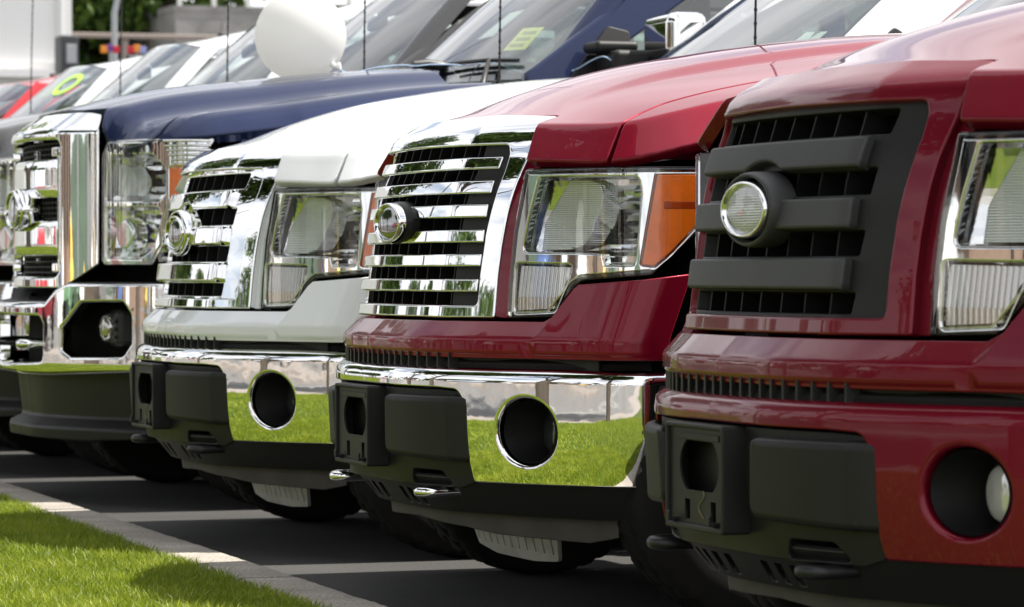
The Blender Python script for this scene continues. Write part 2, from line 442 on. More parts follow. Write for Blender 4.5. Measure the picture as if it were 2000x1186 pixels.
# ------------------------------------------------------------------ pickup surfaces (truck space: +X its left, -Y forwards, Z up)
class Plan:
    """plan curve of a front end, symmetric in s; s equals X near the middle and runs on as arc length round the corner"""
    def __init__(s, pts, x_lin):
        S = []; acc = None
        for i, (x, y) in enumerate(pts):
            if x <= x_lin: S.append(x)
            else: S.append(S[-1] + math.hypot(x - pts[i-1][0], y - pts[i-1][1]))
        s.fx = pchip(S, [p[0] for p in pts]); s.fy = pchip(S, [p[1] for p in pts]); s.end = S[-1]; s.S = S
    def xy(s, q):
        a = np.abs(q); return np.sign(q) * s.fx(a) + (q == 0) * 0, s.fy(a)
    def at(s, q, off):
        """point at distance off behind the curve"""
        a = np.abs(np.asarray(q, float)); h = 0.006
        x0, y0 = s.fx(a - h * (a > h)), s.fy(np.maximum(a - h, 0)); x1, y1 = s.fx(a + h), s.fy(a + h)
        tx, ty = np.maximum(x1 - x0, 1e-5), y1 - y0
        ty = ty * np.clip(a / 0.02, 0, 1)
        L = np.hypot(tx, ty); nx, ny = ty / L, -tx / L
        return np.where(q < 0, -1, 1) * (s.fx(a) - nx * off), s.fy(a) - ny * off
def sp(x, k=0.005): return k * np.logaddexp(0, x / k)
RK = pchip([0, .3, .69, .81, .94, 1.0, 1.2], [-.004, .016, .052, .076, .10, .128, .2])
def gY(x, z):
    return .105 + .2*x*x + .3*sp(np.abs(x) - .362) + RK(np.maximum(0, (z - .785) / .51))
TC = 1.287
_t = np.linspace(0.6, 1.5, 9001); _w = sstep(TC - .014, TC + .016, _t)
_dz = (1 - _w) + _w * .50; _z = .6 + np.concatenate([[0], np.cumsum((_dz[1:] + _dz[:-1]) / 2) * (_t[1] - _t[0])])
_b = np.concatenate([[0], np.cumsum(_w[1:] * .85) * (_t[1] - _t[0])])
def gsurf(s, t, out=0.0):
    z = np.interp(t, _t, _z); b = np.interp(t, _t, _b)
    zz = np.minimum(z, TC + .006)
    return st3(s, gY(s, zz) + b - out, z)
def gflat(out=0.0): return lambda s, t: st3(s, gY(s, t) - out, t)
HL = Plan([(0, .12), (.5, .215), (.55, .232), (.64, .268), (.76, .325), (.88, .395), (.93, .45), (.965, .53), (.985, .65), (.995, .9)], .88)
def hsurf(out=0.0):
    def f(s, t):
        x, y = HL.at(s, -out); return st3(x, y, t)
    return f
LIP = Plan([(0, .05), (.3, .07), (.55, .155), (.726, .254), (.85, .32), (.95, .378), (.99, .44), (1.0, .56)], .85)
def lipsurf(s, t):
    a = np.abs(s); up = np.maximum(0, t - .735)
    m = 1.0 + (.36 - 1.0) * sstep(-.008, .012, a - (.722 + .5 * (t - .735)))
    soft = sp(t - .735, .0025)
    x, y = LIP.at(s, 0.0)
    return st3(x, y + m * soft + .012 * sstep(.705, .69, t), t)
_lt = np.arange(.7355, .872, .004); _lx = .722 + .5*(_lt - .735)
LIPX = np.vstack([np.stack([sg*(_lx + d), _lt], 1) for d in (-.012, -.008, -.004, 0, .004, .008, .012, .016) for sg in (1, -1)])
_hx = np.concatenate([np.arange(-1.1, 1.101, .010)])
LIPX = np.vstack([LIPX] + [np.stack([_hx, np.full(len(_hx), z)], 1) for z in (.727, .731, .735, .739, .743)])
def lip_off(G): return (np.abs(np.abs(G[:, 0]) - (.722 + .5*(G[:, 1] - .735)) - .002) > .019) & (np.abs(G[:, 1] - .735) > .011)
BUMP = Plan([(0, .03), (.25, .04), (.4, .075), (.55, .14), (.714, .225), (.83, .30), (.93, .385), (.975, .455), (.985, .56)], .83)
def bumpsurf(out=0.0):
    def f(s, t):
        a = np.clip((t - .63) / .03, 0, math.pi / 2); e = np.maximum(0, t - .63 - .03 * math.pi / 2)
        z = np.where(t < .63, t, .63 + .03 * np.sin(a)); off = .03 * (1 - np.cos(a)) + e + .55 * np.maximum(0, .545 - t)**2 + .10 * np.maximum(0, t - .545)**2 * 0 + .004 * (1 - np.cos(a)) * 0
        x, y = BUMP.at(s, off - out); return st3(x, y, z)
    return f
ZC = pchip([.1, .275, .379, .566, .955, 1.354, 1.65, 1.9], [1.25, 1.315, 1.343, 1.405, 1.487, 1.54, 1.56, 1.565])
_cb = np.array([HL.xy(np.array(q)) for q in np.linspace(.60, HL.end, 160)], float)
_cb = np.vstack([_cb, [(1.0, y) for y in np.linspace(.95, 1.9, 60)]])
DROP = pchip([0, .02, .040, .054, .062, .070, .2], [.078, .053, .0285, .0115, .0035, 0, 0])
def near_cb(x, y):
    P = np.stack([np.abs(x), y], -1); out = np.empty(len(P))
    A, B = _cb[:-1], _cb[1:]; d = B - A; L = np.maximum((d*d).sum(1), 1e-12)
    for i in range(0, len(P), 1500):
        q = P[i:i+1500, None, :]; u = np.clip(((q - A) * d).sum(-1) / L, 0, 1)
        out[i:i+1500] = np.sqrt((((A + u[..., None]*d) - q)**2).sum(-1).min(1))
    return out
def hood_z(x, y):
    dome = .018 * sstep(.50, .40, np.abs(x) - .10*(y-.4)) * sstep(.40, .85, y)
    return ZC(y) - .12 * x * x + dome
def off_crease(G): return near_cb(G[:, 0], G[:, 1]) > .088
def iso_lines(curve, tail, ds):
    out = []
    for d in ds:
        q = np.arange(.585, curve.end, .011); x, y = curve.at(q, d)
        yy = np.arange(float(np.ravel(y)[-1]) + .02, tail, .022); P = np.vstack([np.stack([x, y], 1), np.stack([np.full(len(yy), 1.0 - d), yy], 1)])
        out += [P, P * np.array([-1, 1])]
    return np.vstack(out)
CREASE = iso_lines(HL, 1.75, (.010, .022, .034, .044, .051, .056, .060, .064, .069, .078))
def hoodsurf(s, t): return st3(s, t, hood_z(s, t) - DROP(near_cb(np.ravel(s), np.ravel(t))).reshape(np.shape(s)))

# ---- pieces of the half-ton pickup
HL_OUT = [(.633, 1.168, .008), (1.157, 1.168, .01), (1.14, 1.02), (1.05, .945, .03), (1.0, .895, .02), (.807, .882, .02), (.787, .868), (.713, .789, .01), (.565, .784, .008), (.572, .876), (.591, 1.004), (.613, 1.087)]
HL_REF = [(.681, 1.144, .012), (.965, 1.140, .015), (.972, 1.10), (.955, .922, .012), (.872, .922, .006), (.865, .950, .006), (.795, .954), (.624, .956, .015), (.645, 1.04)]
HL_TURN = [(.600, .926, .012), (.778, .922, .01), (.775, .901), (.728, .806, .012), (.594, .800, .012)]
HL_PROJ = [(.715, 1.139), (.775, 1.141), (.815, 1.128), (.842, 1.095), (.852, 1.05), (.842, 1.005), (.815, .972), (.775, .959), (.686, .959)]
HL_AMB = [(1.012, 1.149, .006), (1.143, 1.150, .006), (1.125, 1.03), (1.045, .950), (1.005, .917, .01), (.972, .921, .006)]
def ribbed(base, axis, per, amp):
    def f(s, t):
        q = s if axis == 's' else t
        P = base(s, t); k = amp * np.abs(np.sin(math.pi * q / per)); P[..., 1] = P[..., 1] - k; return P
    return f
def lean(base, z0, k):
    def f(s, t):
        P = base(s, t); P[..., 1] += k*np.maximum(t - z0, -.03); return P
    return f
def bowl(outl, base, depth, ns, nt):
    o = np.array([p[:2] for p in outl]); lo, hi = o.min(0) - .008, o.max(0) + .008
    def f(s, t):
        a = (s - lo[0]) / (hi[0] - lo[0]); b = (t - lo[1]) / (hi[1] - lo[1])
        d = .012 + depth * (np.sin(math.pi * np.clip(a*.9+.05, 0, 1)) ** .7) * (np.sin(math.pi * np.clip(b*.92+.04, 0, 1)) ** .7)
        stp = (np.floor(b * (nt - 1) + .5) % 2) * np.where(a > .42, .011, 0.0) * (outl is not HL_TURN)
        P = base(s, t); P[..., 1] += d + stp + .05*(t - lo[1]); P[..., 0] -= d * .35 * np.sign(s); return P
    return flat_facets(sheet(f, lo[0], hi[0], lo[1], hi[1], ns, nt))
def g_headlight(side):
    def mk(fn):
        g = fn(); return g if side > 0 else g.mirrored()
    return {
        'housing': lambda: mk(lambda: panel(hsurf(-.010), round_poly(HL_OUT), r=.003, seg=2, depth=.03, step=.04, edge_step=.02, holes=[ccw(round_poly(HL_REF)), ccw(round_poly(HL_TURN))], hole_depth=.02)),
        'bezel': lambda: mk(lambda: panel(hsurf(-.006), np.array(shrink(HL_OUT, .014)), holes=[round_poly(HL_REF), round_poly(HL_TURN), round_poly(HL_AMB)], r=.004, hole_r=.007, seg=3, depth=.012, hole_depth=.035, step=.03, edge_step=.012)),
        'reflector': lambda: mk(lambda: bowl(HL_REF, hsurf(-.012), .075, 12, 17).merge(bowl(HL_TURN, hsurf(-.03), .02, 5, 4))),
        'projector': lambda: mk(lambda: panel(ribbed(hsurf(-.026), 't', .0052, .0016), round_poly(HL_PROJ), r=.003, seg=1, depth=.06, step=.0026, edge_step=.01) if False else panel(lean(hsurf(-.026), 1.06, .48), round_poly(HL_PROJ), r=.006, seg=2, depth=.07, step=.03, edge_step=.012)),
        'turn_lamp': lambda: mk(lambda: panel(lean(ribbed(hsurf(-.018), 's', .0125, .005), .87, .12), np.array(shrink(HL_TURN, .004)), r=.002, seg=1, depth=.02, step=.0042, edge_step=.0042)),
        'amber_marker': lambda: mk(lambda: panel(hsurf(-.004), np.array(shrink(HL_AMB, .002)), r=.003, seg=2, depth=.02, step=.03, edge_step=.012)),
        'lens': lambda: mk(lambda: panel(hsurf(0), np.array(shrink(HL_OUT, .003)), r=.006, seg=2, depth=.012, step=.04, edge_step=.015)),
    }
def shrink(pts, d):
    p = ccw(round_poly(pts)); return p + edge_normals(p) * d
def M_bulb_fix():
    m = M['bulb']; n, l = nodes_of(m); b = n['Principled BSDF']
    t = n.new('ShaderNodeTexCoord'); w = n.new('ShaderNodeTexWave'); w.wave_type = 'BANDS'; w.bands_direction = 'Z'; w.wave_profile = 'SIN'
    w.inputs['Scale'].default_value = 58; w.inputs['Distortion'].default_value = 0
    l.new(t.outputs['Object'], w.inputs['Vector'])
    bp = n.new('ShaderNodeBump'); bp.inputs['Strength'].default_value = 0.7; bp.inputs['Distance'].default_value = 0.003
    l.new(w.outputs['Fac'], bp.inputs['Height']); l.new(bp.outputs['Normal'], b.inputs['Normal'])
M_bulb_fix()
M['emblem_ribbed'] = M['bulb'].copy(); M['emblem_ribbed'].name = 'grey_ribbed_emblem'
for _q in M['emblem_ribbed'].node_tree.nodes:
    if _q.type == 'BUMP': _q.inputs['Strength'].default_value = 0.22
    if _q.type == 'BSDF_PRINCIPLED': _q.inputs['Base Color'].default_value = (.40, .41, .42, 1); _q.inputs['Roughness'].default_value = .22
M['emblem_dark'] = pmat('dark_emblem_enamel', (0.05, 0.055, 0.055), 0.06, 0.6, coat=1.0, noise=(25, 0.4))

M['lampglass'] = pmat('fog_lamp_glass', (.72, .72, .70), .12, .45, coat=1.0)
M['valance'] = pmat('black_valance_plastic', (.012, .012, .0115), .5, noise=(4, .15))
M['tunnel'] = pmat('matt_black_tunnel', (.006, .006, .006), .55, spec=.25)
M['chalk'] = pmat('yellow_chalk', (0.24, 0.20, 0.07), 0.9)
M['amber_dark'] = pmat('dark_amber_reflector', (.42, .05, .003), .2, coat=.5)
def loft(rings, k=44):
    """rings of ellipses (a, b, y) around (0, zc), facing -Y, first ring at the back"""
    V = []; N = []; m = len(rings)
    R_ = np.array(rings, float); d = np.gradient(R_[:, :3], axis=0)
    for i, (a, b, y, zc) in enumerate(rings):
        for j in range(k):
            th = 2*math.pi*j/k; V.append((a*math.cos(th), y, zc + b*math.sin(th)))
    V = np.array(V)
    F = [(i*k + j, i*k + (j+1) % k, (i+1)*k + (j+1) % k, (i+1)*k + j) for i in range(m-1) for j in range(k)]
    Nn = np.zeros_like(V)
    for f in F:
        p = V[list(f)]; n = np.cross(p[2]-p[0], p[3]-p[1])
        for q in f: Nn[q] += n
    a = V[list(F[0])]
    g = Geo().add(V, Nn, F)
    return g
def g_pod(a, b, zc, back, front):
    return loft([(a, b, back, zc), (a, b, front + .02, zc), (a*.985, b*.98, front + .008, zc), (a*.95, b*.93, front + .001, zc), (a*.90, b*.87, front + .003, zc), (a*.88, b*.82, front + .02, zc)])
def g_ring(a, b, zc, front):
    return loft([(a, b, front + .022, zc), (a, b, front + .008, zc), (a*.985, b*.975, front + .002, zc), (a*.95, b*.92, front, zc), (a*.91, b*.86, front + .002, zc), (a*.89, b*.82, front + .010, zc)])
def g_face(a, b, zc, front):
    rs = [(a*math.cos(t), b*math.cos(t), front - .006*math.sin(t), zc) for t in np.linspace(0, math.pi/2*.99, 9)]
    return loft(rs)

def build_front(root, paint, grille, bumper_mat, hook_mat, bars_mat, surround_mat, emblem_face, skid=True, chalk=False, lamp='emblem_dark'):
    P = lambda name, key, fn, mat, parent=root, **k: link(name, cached(key, fn), mat, parent, **k)
    # hood and fenders
    yf = lambda x: float(gsurf(np.array([x]), np.array([np.interp(x, [0, .2, .36, .45, .556], [1.352, 1.352, 1.350, 1.342, 1.330])]))[0, 1]) + .004
    def hood():
        shut = [(.877, .397), (.852, .44), (.822, .51), (.802, .585), (.795, .72), (.79, 1.0), (.785, 1.66)]
        cbp = [tuple(HL.xy(np.array(q))) for q in np.linspace(.642, .862, 8)]
        half = [(0, yf(0))] + [(x, yf(x)) for x in np.linspace(.06, .54, 10)] + [(.5615, yf(.548)), (.570, .345), (.600, .302), (.634, .271)] + [(float(a), float(b) + .002) for a, b in cbp] + shut + [(x, 1.50 + .25*x*x) for x in (.6, .4, .2)] + [(0, 1.50)]
        return panel(hoodsurf, np.array(mirror_half(half)), r=.005, seg=3, depth=.03, step=.022, edge_step=.011, gfilter=off_crease, extra=CREASE)
    P('hood', 'hood', hood, paint)
    def fend():
        cbp = [tuple(HL.xy(np.array(q))) for q in np.linspace(.89, HL.end, 14)]
        sh = [(.785+.006, 1.70), (.796, 1.0), (.801, .72), (.808, .585), (.828, .512), (.858, .443)]
        pts = [(float(a) , float(b) + .002) for a, b in cbp] + [(.999, 1.2), (.999, 1.70)] + sh
        g = panel(hoodsurf, np.array(pts), r=.005, seg=3, depth=.03, step=.022, edge_step=.011, gfilter=off_crease, extra=CREASE)
        def side(s, t): return st3(.992 + .012*sstep(.6, .95, s) - .03*np.maximum(0, (t - .95)/.4)**2 - .03*np.maximum(0, (.7 - t)/.3)**2, s, t)
        top = [(y, float(hoodsurf(np.array([.998]), np.array([y]))[0, 2]) - .012) for y in (1.70, 1.4, 1.15, .92)]
        arc = [(.84 + .455*math.cos(a), .40 + .455*math.sin(a)) for a in np.linspace(R(10), R(122), 16)]
        ol = [(1.70, .50)] + top + [(.70, 1.19), (.672, 1.16), (.66, 1.0), (.62, .915), (.60, .90), (.585, .80)][:] + arc[::-1] + [(1.30, .50)]
        ol = [(y, z) for y, z in ol]
        sd = panel(side, np.array(ol), r=.006, seg=2, depth=.03, step=.06, edge_step=.03)
        # arch lip
        return g.merge(sd)
    for sgn in (1, -1):
        P('fender', 'fender' + str(sgn), (lambda: fend()) if sgn > 0 else (lambda: fend().mirrored()), paint)
    # front fascia under the grille
    half = [(0, .684), (.97, .684), (1.12, .684, .01), (1.12, .900, .01), (1.0, .886), (.807, .874, .012), (.784, .862), (.712, .780, .008), (0, .780)]
    P('front_fascia', 'fascia', lambda: panel(lipsurf, round_poly(mirror_half(half)), r=.004, seg=3, depth=.03, step=.012, edge_step=.012, gfilter=lip_off, extra=LIPX), paint)
    # dark ribbed gap between fascia and bumper
    def ribs():
        f = lambda s, t: st3(*LIP.at(s, .035), t)
        g = panel(f, np.array([(-.9, .655), (.9, .655), (.9, .70), (-.9, .70)]), r=.002, seg=1, depth=.01, step=.08)
        for x in np.arange(-.46, .47, .046):
            px, py = LIP.at(np.array([x]), .022); g.merge(box((px[0], py[0], .675), (.010, .03, .045)))
        return g
    P('air_gap_ribs', 'ribs', ribs, M['plastic'])
    # bumper
    bh = [(0, .607), (.44, .606), (.515, .602, .03), (.545, .56), (.548, .414), (.556, .364, .012), (1.03, .366, .012), (1.13, .40, .02), (1.13, .690), (0, .690)]
    fog = [ellipse(s * .726, .500, .080, .084, 48) for s in (1, -1)]
    def bump_g():
        return panel(bumpsurf(), round_poly(mirror_half(bh)), holes=fog, r=.005, hole_r=.013, seg=4, depth=.02, hole_depth=.05, step=.022, edge_step=.014)
    bumper = P('bumper', 'bumper', bump_g, bumper_mat)
    P('bumper_step_pad', 'steppad', lambda: panel(lambda s, t: st3(*BUMP.at(s, .033 + t), .659 + .0225*sstep(0, .018, t)), np.array(mirror_half([(0, 0), (1.08, 0), (1.08, .12), (0, .12)])), r=.003, seg=2, depth=.02, step=.012, edge_step=.02), M['plastic'])
    for s in (1, -1):
        def foghole():
            g = Geo(); x, y = BUMP.at(np.array([.726]), .0); n = np.array([.46, -.89, 0.0])
            g.merge(lathe([(0, .080), (.06, .079), (.12, .076), (.20, .07), (.26, .06)], 'y', 40))
            # inner wall seen from the front
            g.F = [f[::-1] for f in g.F]; g.N = [-q for q in g.N]
            g.merge(lathe([(.26, .06), (.262, .0)], 'y', 40))
            g = g.moved((.726, y[0] + .014, .500))
            for v in g.V: v[:, 1] += .50*(v[:, 0] - .726)
            return g
        P('fog_lamp_tunnel', 'fogtun' + str(s), (lambda: foghole()) if s > 0 else (lambda: foghole().mirrored()), M['tunnel'])
        def foglamp():
            x, y = BUMP.at(np.array([.726]), .0)
            g = lathe([(.03, .058), (.0, .057), (-.008, .050), (-.012, .045), (-.016, .03), (-.018, .001)], 'y', 36)
            return g.moved((.730, y[0] + .080, .497))
        P('fog_lamp', 'foglamp' + str(s), (lambda: foglamp()) if s > 0 else (lambda: foglamp().mirrored()), M[lamp])
    ins = [(0, .346), (.50, .346, .01), (.546, .362), (.544, .414), (.541, .56), (.512, .598, .03), (.44, .602), (0, .603)]
    hookhole = [(.285, .351, .008), (.30, .389, .015), (.43, .389, .02), (.475, .353, .008)]
    P('bumper_insert', 'insert', lambda: panel(bumpsurf(-.016), round_poly(mirror_half(ins)), holes=[round_poly(hookhole), round_poly([(-a, b, c) for a, b, c in hookhole][::-1])], r=.004, seg=2, depth=.03, step=.03, edge_step=.016), M['plastic'])
    def padsurf(s, t):
        x, y = BUMP.at(s, 0); a = np.abs(s)
        return st3(x, y - (.024 - .030*sstep(.505, .60, a) - .010*sstep(.505, .515, a)) + .05*sp(.60 - t, .006) + .02 * sstep(.575, .60, t), t)
    pad = [(.216, .426, .035), (.578, .414, .025), (.575, .594, .03), (.232, .594, .035)]
    for s in (1, -1):
        P('bumper_pad', 'pad' + str(s), (lambda: panel(padsurf, round_poly(pad, 8), r=.016, seg=5, depth=.05, step=.016, edge_step=.008)) if s > 0 else (lambda: panel(padsurf, round_poly(pad, 8), r=.016, seg=5, depth=.05, step=.016, edge_step=.008).mirrored()), M['plastic'])
    # number plate bracket
    def bracket():
        fl = lambda y: (lambda s, t: st3(s, np.full(np.shape(s), y), t))
        o = round_poly([(-.150, .387, .008), (.150, .387, .008), (.150, .602, .008), (-.150, .602, .008)])
        i = round_poly([(-.138, .400, .004), (.138, .400, .004), (.138, .592, .004), (-.138, .592, .004)])
        g = panel(fl(-.004), o, holes=[i], r=.004, seg=2, depth=.06, hole_depth=.012, step=.03)
        th = np.linspace(0, 2*np.pi, 44, endpoint=False)
        ov = np.stack([.014 + np.clip(.102*np.cos(th), -.102, .102), .517 + np.clip(.066*np.sin(th), -.050, .050)], 1)
        sl = [np.array([(a, .408), (a + .026, .408), (a + .026, .448), (a, .448)]) for a in (-.060, .074)]
        g.merge(panel(fl(.004), i, holes=[ov] + sl, r=.0005, seg=1, depth=.006, hole_r=.001, step=.03))
        g.merge(panel(fl(.001), np.array([(-.09, .569), (.12, .569), (.12, .582), (-.09, .582)]), r=.001, seg=1, depth=.004, step=.05))
        for x in (-.103, .108):
            g.merge(rbox((x, -.006, .405), (.016, .022, .008), .002)).merge(rbox((x, -.015, .412), (.016, .006, .02), .002))
        return g
    P('plate_bracket', 'bracket', bracket, M['plastic'])
    if chalk:
        def ch():
            t = np.linspace(0, 1, 16); x = .03 + .014*np.sin(t*6.6 + .6); z = .468 - .055*t
            return tube(np.stack([x, np.full(16, .002), z], 1), .0010, 5)
        P('chalk_mark', 'chalk', ch, M['chalk'])
    # lower valance, apron, skid plate, hooks
    def valsurf(s, t):
        x, y = BUMP.at(s, .012 + .03 + .85 * (.366 - t)); return st3(x, y, t)
    def val():
        slots = [np.array([(a, .287), (a + .03, .287), (a + .055, .330), (a + .025, .330)]) for a in (-.33, -.26, -.19, -.12, .065, .135, .205)]
        return panel(valsurf, np.array(mirror_half([(0, .275), (.95, .275), (1.05, .31), (1.05, .372), (0, .372)])), holes=slots, r=.003, seg=2, depth=.01, step=.04)
    P('lower_valance', 'valance', val, M['valance'])
    def apr():
        f = lambda s, t: st3(*BUMP.at(s, .15 + .12 * (.30 - t)), t)
        return panel(f, np.array(mirror_half([(0, .243), (.36, .233), (.51, .220), (.80, .212), (.9, .23), (.9, .31), (0, .31)])), r=.004, seg=2, depth=.012, step=.05)
    P('air_deflector', 'apron', apr, M['apron'])
    if skid:
        def sk():
            f = lambda s, t: st3(s, .44 + .12*s*s + .25*(.22 - t), t)
            slots = [np.array([(x - .006, .150), (x + .006, .150), (x + .006, .222), (x - .006, .222)]) for x in np.linspace(-.30, .30, 11)]
            return panel(f, round_poly([(-.32, .138, .02), (-.15, .122), (.15, .122), (.32, .132, .02), (.37, .245), (-.37, .245)]), holes=slots, r=.003, hole_r=.002, seg=2, depth=.012, step=.04)
        P('skid_plate', 'skid', sk, M['alu'])
    def hook():
        a = np.linspace(0, math.pi, 12); w = .034
        pts = [(-w, .26, .338)] + [(-w*math.cos(t), .10 - .034*math.sin(t), .333) for t in a] + [(w, .26, .338)]
        return tube(pts, .0145, 12)
    for s in (1, -1): P('tow_hook', 'hook', hook, hook_mat, loc=(s * .382, 0, 0))
    # grille
    outer = mirror_half([(0, .785), (.545, .785, .008), (.540, .90), (.540, .97), (.547, 1.06), (.556, 1.15), (.566, 1.24), (.565, 1.30), (.557, 1.330, .018), (.45, 1.342), (.36, 1.350), (.2, 1.352), (0, 1.352)])
    opening = mirror_half([(0, .819), (.484, .819, .014), (.481, .90), (.483, 1.0), (.495, 1.10), (.500, 1.16), (.496, 1.21), (.488, 1.234, .025), (0, 1.238)])
    P('grille_shell', 'gshell', lambda: panel(lambda s, t: gsurf(s, t, -.028), round_poly([(x * 1.036, t, *r) for x, t, *r in mirror_half([(0, .785), (.545, .785, .008), (.540, .90), (.547, 1.06), (.556, 1.15), (.566, 1.26), (0, 1.26)])]), holes=[round_poly(opening)], r=.003, seg=2, depth=.04, step=.04), paint)
    P('grille_surround', 'gsurround', lambda: panel(gsurf, round_poly(outer), holes=[round_poly(opening)], r=.006, hole_r=.006, seg=4, depth=.03, hole_depth=.055, step=.022, edge_step=.014, xs=(-.374, -.362, -.35, .35, .362, .374)), surround_mat)
    P('radiator', 'radiator', lambda: panel(gflat(-.13), np.array(mirror_half([(0, .79), (.52, .79), (.52, 1.25), (0, 1.25)])), r=.002, seg=1, depth=.01, step=.1), M['void'])
    def fin():
        g = Geo()
        for k in range(8):
            z0, z1 = -.2075 + .415*k/8, -.2075 + .415*(k+1)/8
            g.merge(box((0, 0, (z0+z1)/2), (.005, .05, z1 - z0)))
        V = [v.copy() for v in g.V]
        for v in V: v[:, 1] += RK(np.maximum(0, (v[:, 2] + 1.028 - .785)/.51)) - RK(np.array((1.028 - .785)/.51))
        g.V = V
        return g
    for x in (np.linspace(-.345, .345, 9) if grille == 'six' else np.linspace(-.40, .40, 9)):
        P('grille_fin', 'fin', fin, M['fin'], loc=(x, float(gY(np.array([x]), np.array([1.02]))[0]) + .062, 1.028))
    xs = (-.374, -.362, -.35, .35, .362, .374)
    if grille == 'six':
        P('emblem', 'pod6', lambda: g_pod(.110, .058, 1.037, .16, .116), M['plastic'])
        em = [o for o in root.children if o.name.startswith('emblem')][-1]
        link('emblem_ring', cached('ring6', lambda: g_ring(.113, .054, 1.037, .096)), M['chrome'], em)
        link('emblem_face', cached('face6', lambda: g_face(.103, .046, 1.037, .106)), emblem_face, em)
        for i, (z0, z1) in enumerate([(1.173, 1.205), (1.109, 1.143), (1.046, 1.081), (.981, 1.015), (.919, .952), (.853, .887)]):
            def bar(z0=z0, z1=z1): return panel(gflat(0.0), round_poly([(-.478, z0, .004), (.478, z0, .004), (.478, z1, .004), (-.478, z1, .004)]), r=.005, seg=3, depth=.035, step=.02, xs=xs)
            P('grille_bar', 'bar6_%d' % i, bar, bars_mat)
        def side_plate():
            return panel(gflat(-.024), np.array([(.372, .815), (.486, .815), (.487, 1.0), (.500, 1.15), (.494, 1.236), (.385, 1.236), (.372, 1.0)]), r=.003, seg=2, depth=.045, step=.03)
        for s in (1, -1):
            P('grille_side_plate', 'splate%d' % s, (lambda: side_plate()) if s > 0 else (lambda: side_plate().mirrored()), M['plastic'])
    else:
        em = P('emblem', 'pod3', lambda: g_pod(.127, .077, 1.032, .17, .110), bars_mat)
        link('emblem_ring', cached('ring3', lambda: g_ring(.112, .058, 1.032, .102)), M['chrome'], em)
        link('emblem_face', cached('face3', lambda: g_face(.101, .049, 1.032, .112)), emblem_face, em)
        slots = [[(-a, z0, .006), (a, z0, .006), (a + b, z1, .006), (-a - b, z1, .006)] for a, b, z0, z1 in ((.406, .006, 1.173, 1.221), (.397, .005, 1.056, 1.108), (.389, .006, .938, .987), (.386, .005, .826, .867))]
        op2 = [(x * 1.015, z) for x, z in round_poly(mirror_half([(0, .815), (.486, .815), (.483, .90), (.485, 1.0), (.497, 1.10), (.502, 1.16), (.498, 1.21), (.49, 1.236), (0, 1.24)]))]
        P('grille_plate', 'plate3', lambda: panel(gflat(-.022), np.array(op2), holes=[round_poly(s) for s in slots], r=.002, hole_r=.004, seg=3, depth=.02, hole_depth=.05, step=.025, edge_step=.015, xs=xs), M['chrome'] if bars_mat == M['chrome'] else M['plastic'])  # grey plate and bars are one plastic; darker tone paints the plate's shade
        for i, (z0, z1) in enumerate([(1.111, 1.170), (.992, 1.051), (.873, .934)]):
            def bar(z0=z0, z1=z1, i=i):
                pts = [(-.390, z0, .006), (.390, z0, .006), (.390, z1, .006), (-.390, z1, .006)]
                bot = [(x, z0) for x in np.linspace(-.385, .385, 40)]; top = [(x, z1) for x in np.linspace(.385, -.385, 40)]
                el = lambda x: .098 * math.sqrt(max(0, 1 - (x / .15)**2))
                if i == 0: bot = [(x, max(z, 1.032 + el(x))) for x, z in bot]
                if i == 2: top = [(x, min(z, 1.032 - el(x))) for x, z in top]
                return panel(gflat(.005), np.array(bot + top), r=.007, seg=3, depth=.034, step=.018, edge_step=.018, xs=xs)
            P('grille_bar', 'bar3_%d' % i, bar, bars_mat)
    # headlights
    for s in (1, -1):
        fn = g_headlight(s)
        h = P('headlight', 'hl_housing%d' % s, fn['housing'], M['gloss_black'])
        for k, mt in (('bezel', M['chrome']), ('reflector', M['reflector']), ('projector', M['bulb']), ('turn_lamp', M['turn']), ('amber_marker', M['amber']), ('lens', M['lens'])):
            link(k, cached('hl_%s%d' % (k, s), fn[k]), mt, h)
        def refl():
            g = panel(hsurf(-.001), round_poly([(1.03, 1.062, .003), (1.115, 1.062, .003), (1.118, 1.080, .003), (1.03, 1.080, .003)]), r=.002, seg=1, depth=.01, step=.03)
            return g if s > 0 else g.mirrored()
        link('amber_reflector', cached('hl_refl%d' % s, refl), M['amber_dark'], h)
    # dark core behind the panels
    def core():
        pl = [tuple(float(v) for v in HL.at(np.array([q]), .16)) for q in np.linspace(-.95, .95, 31)]
        pl = [(float(np.ravel(a)[0]), float(np.ravel(b)[0])) for a, b in pl]
        o = np.array(pl + [(.86, 1.55), (-.86, 1.55)])
        f = lambda s, t: st3(s, t, np.full(np.shape(s), 1.19))
        g = panel(f, o, r=.01, seg=1, depth=.50, step=.2)
        g.merge(box((0, 3.2, .50), (1.3, 4.6, .20)))
        g.merge(box((0, .75, .44), (1.1, .6, .2)))
        return g
    P('engine_bay', 'core', core, M['void'])


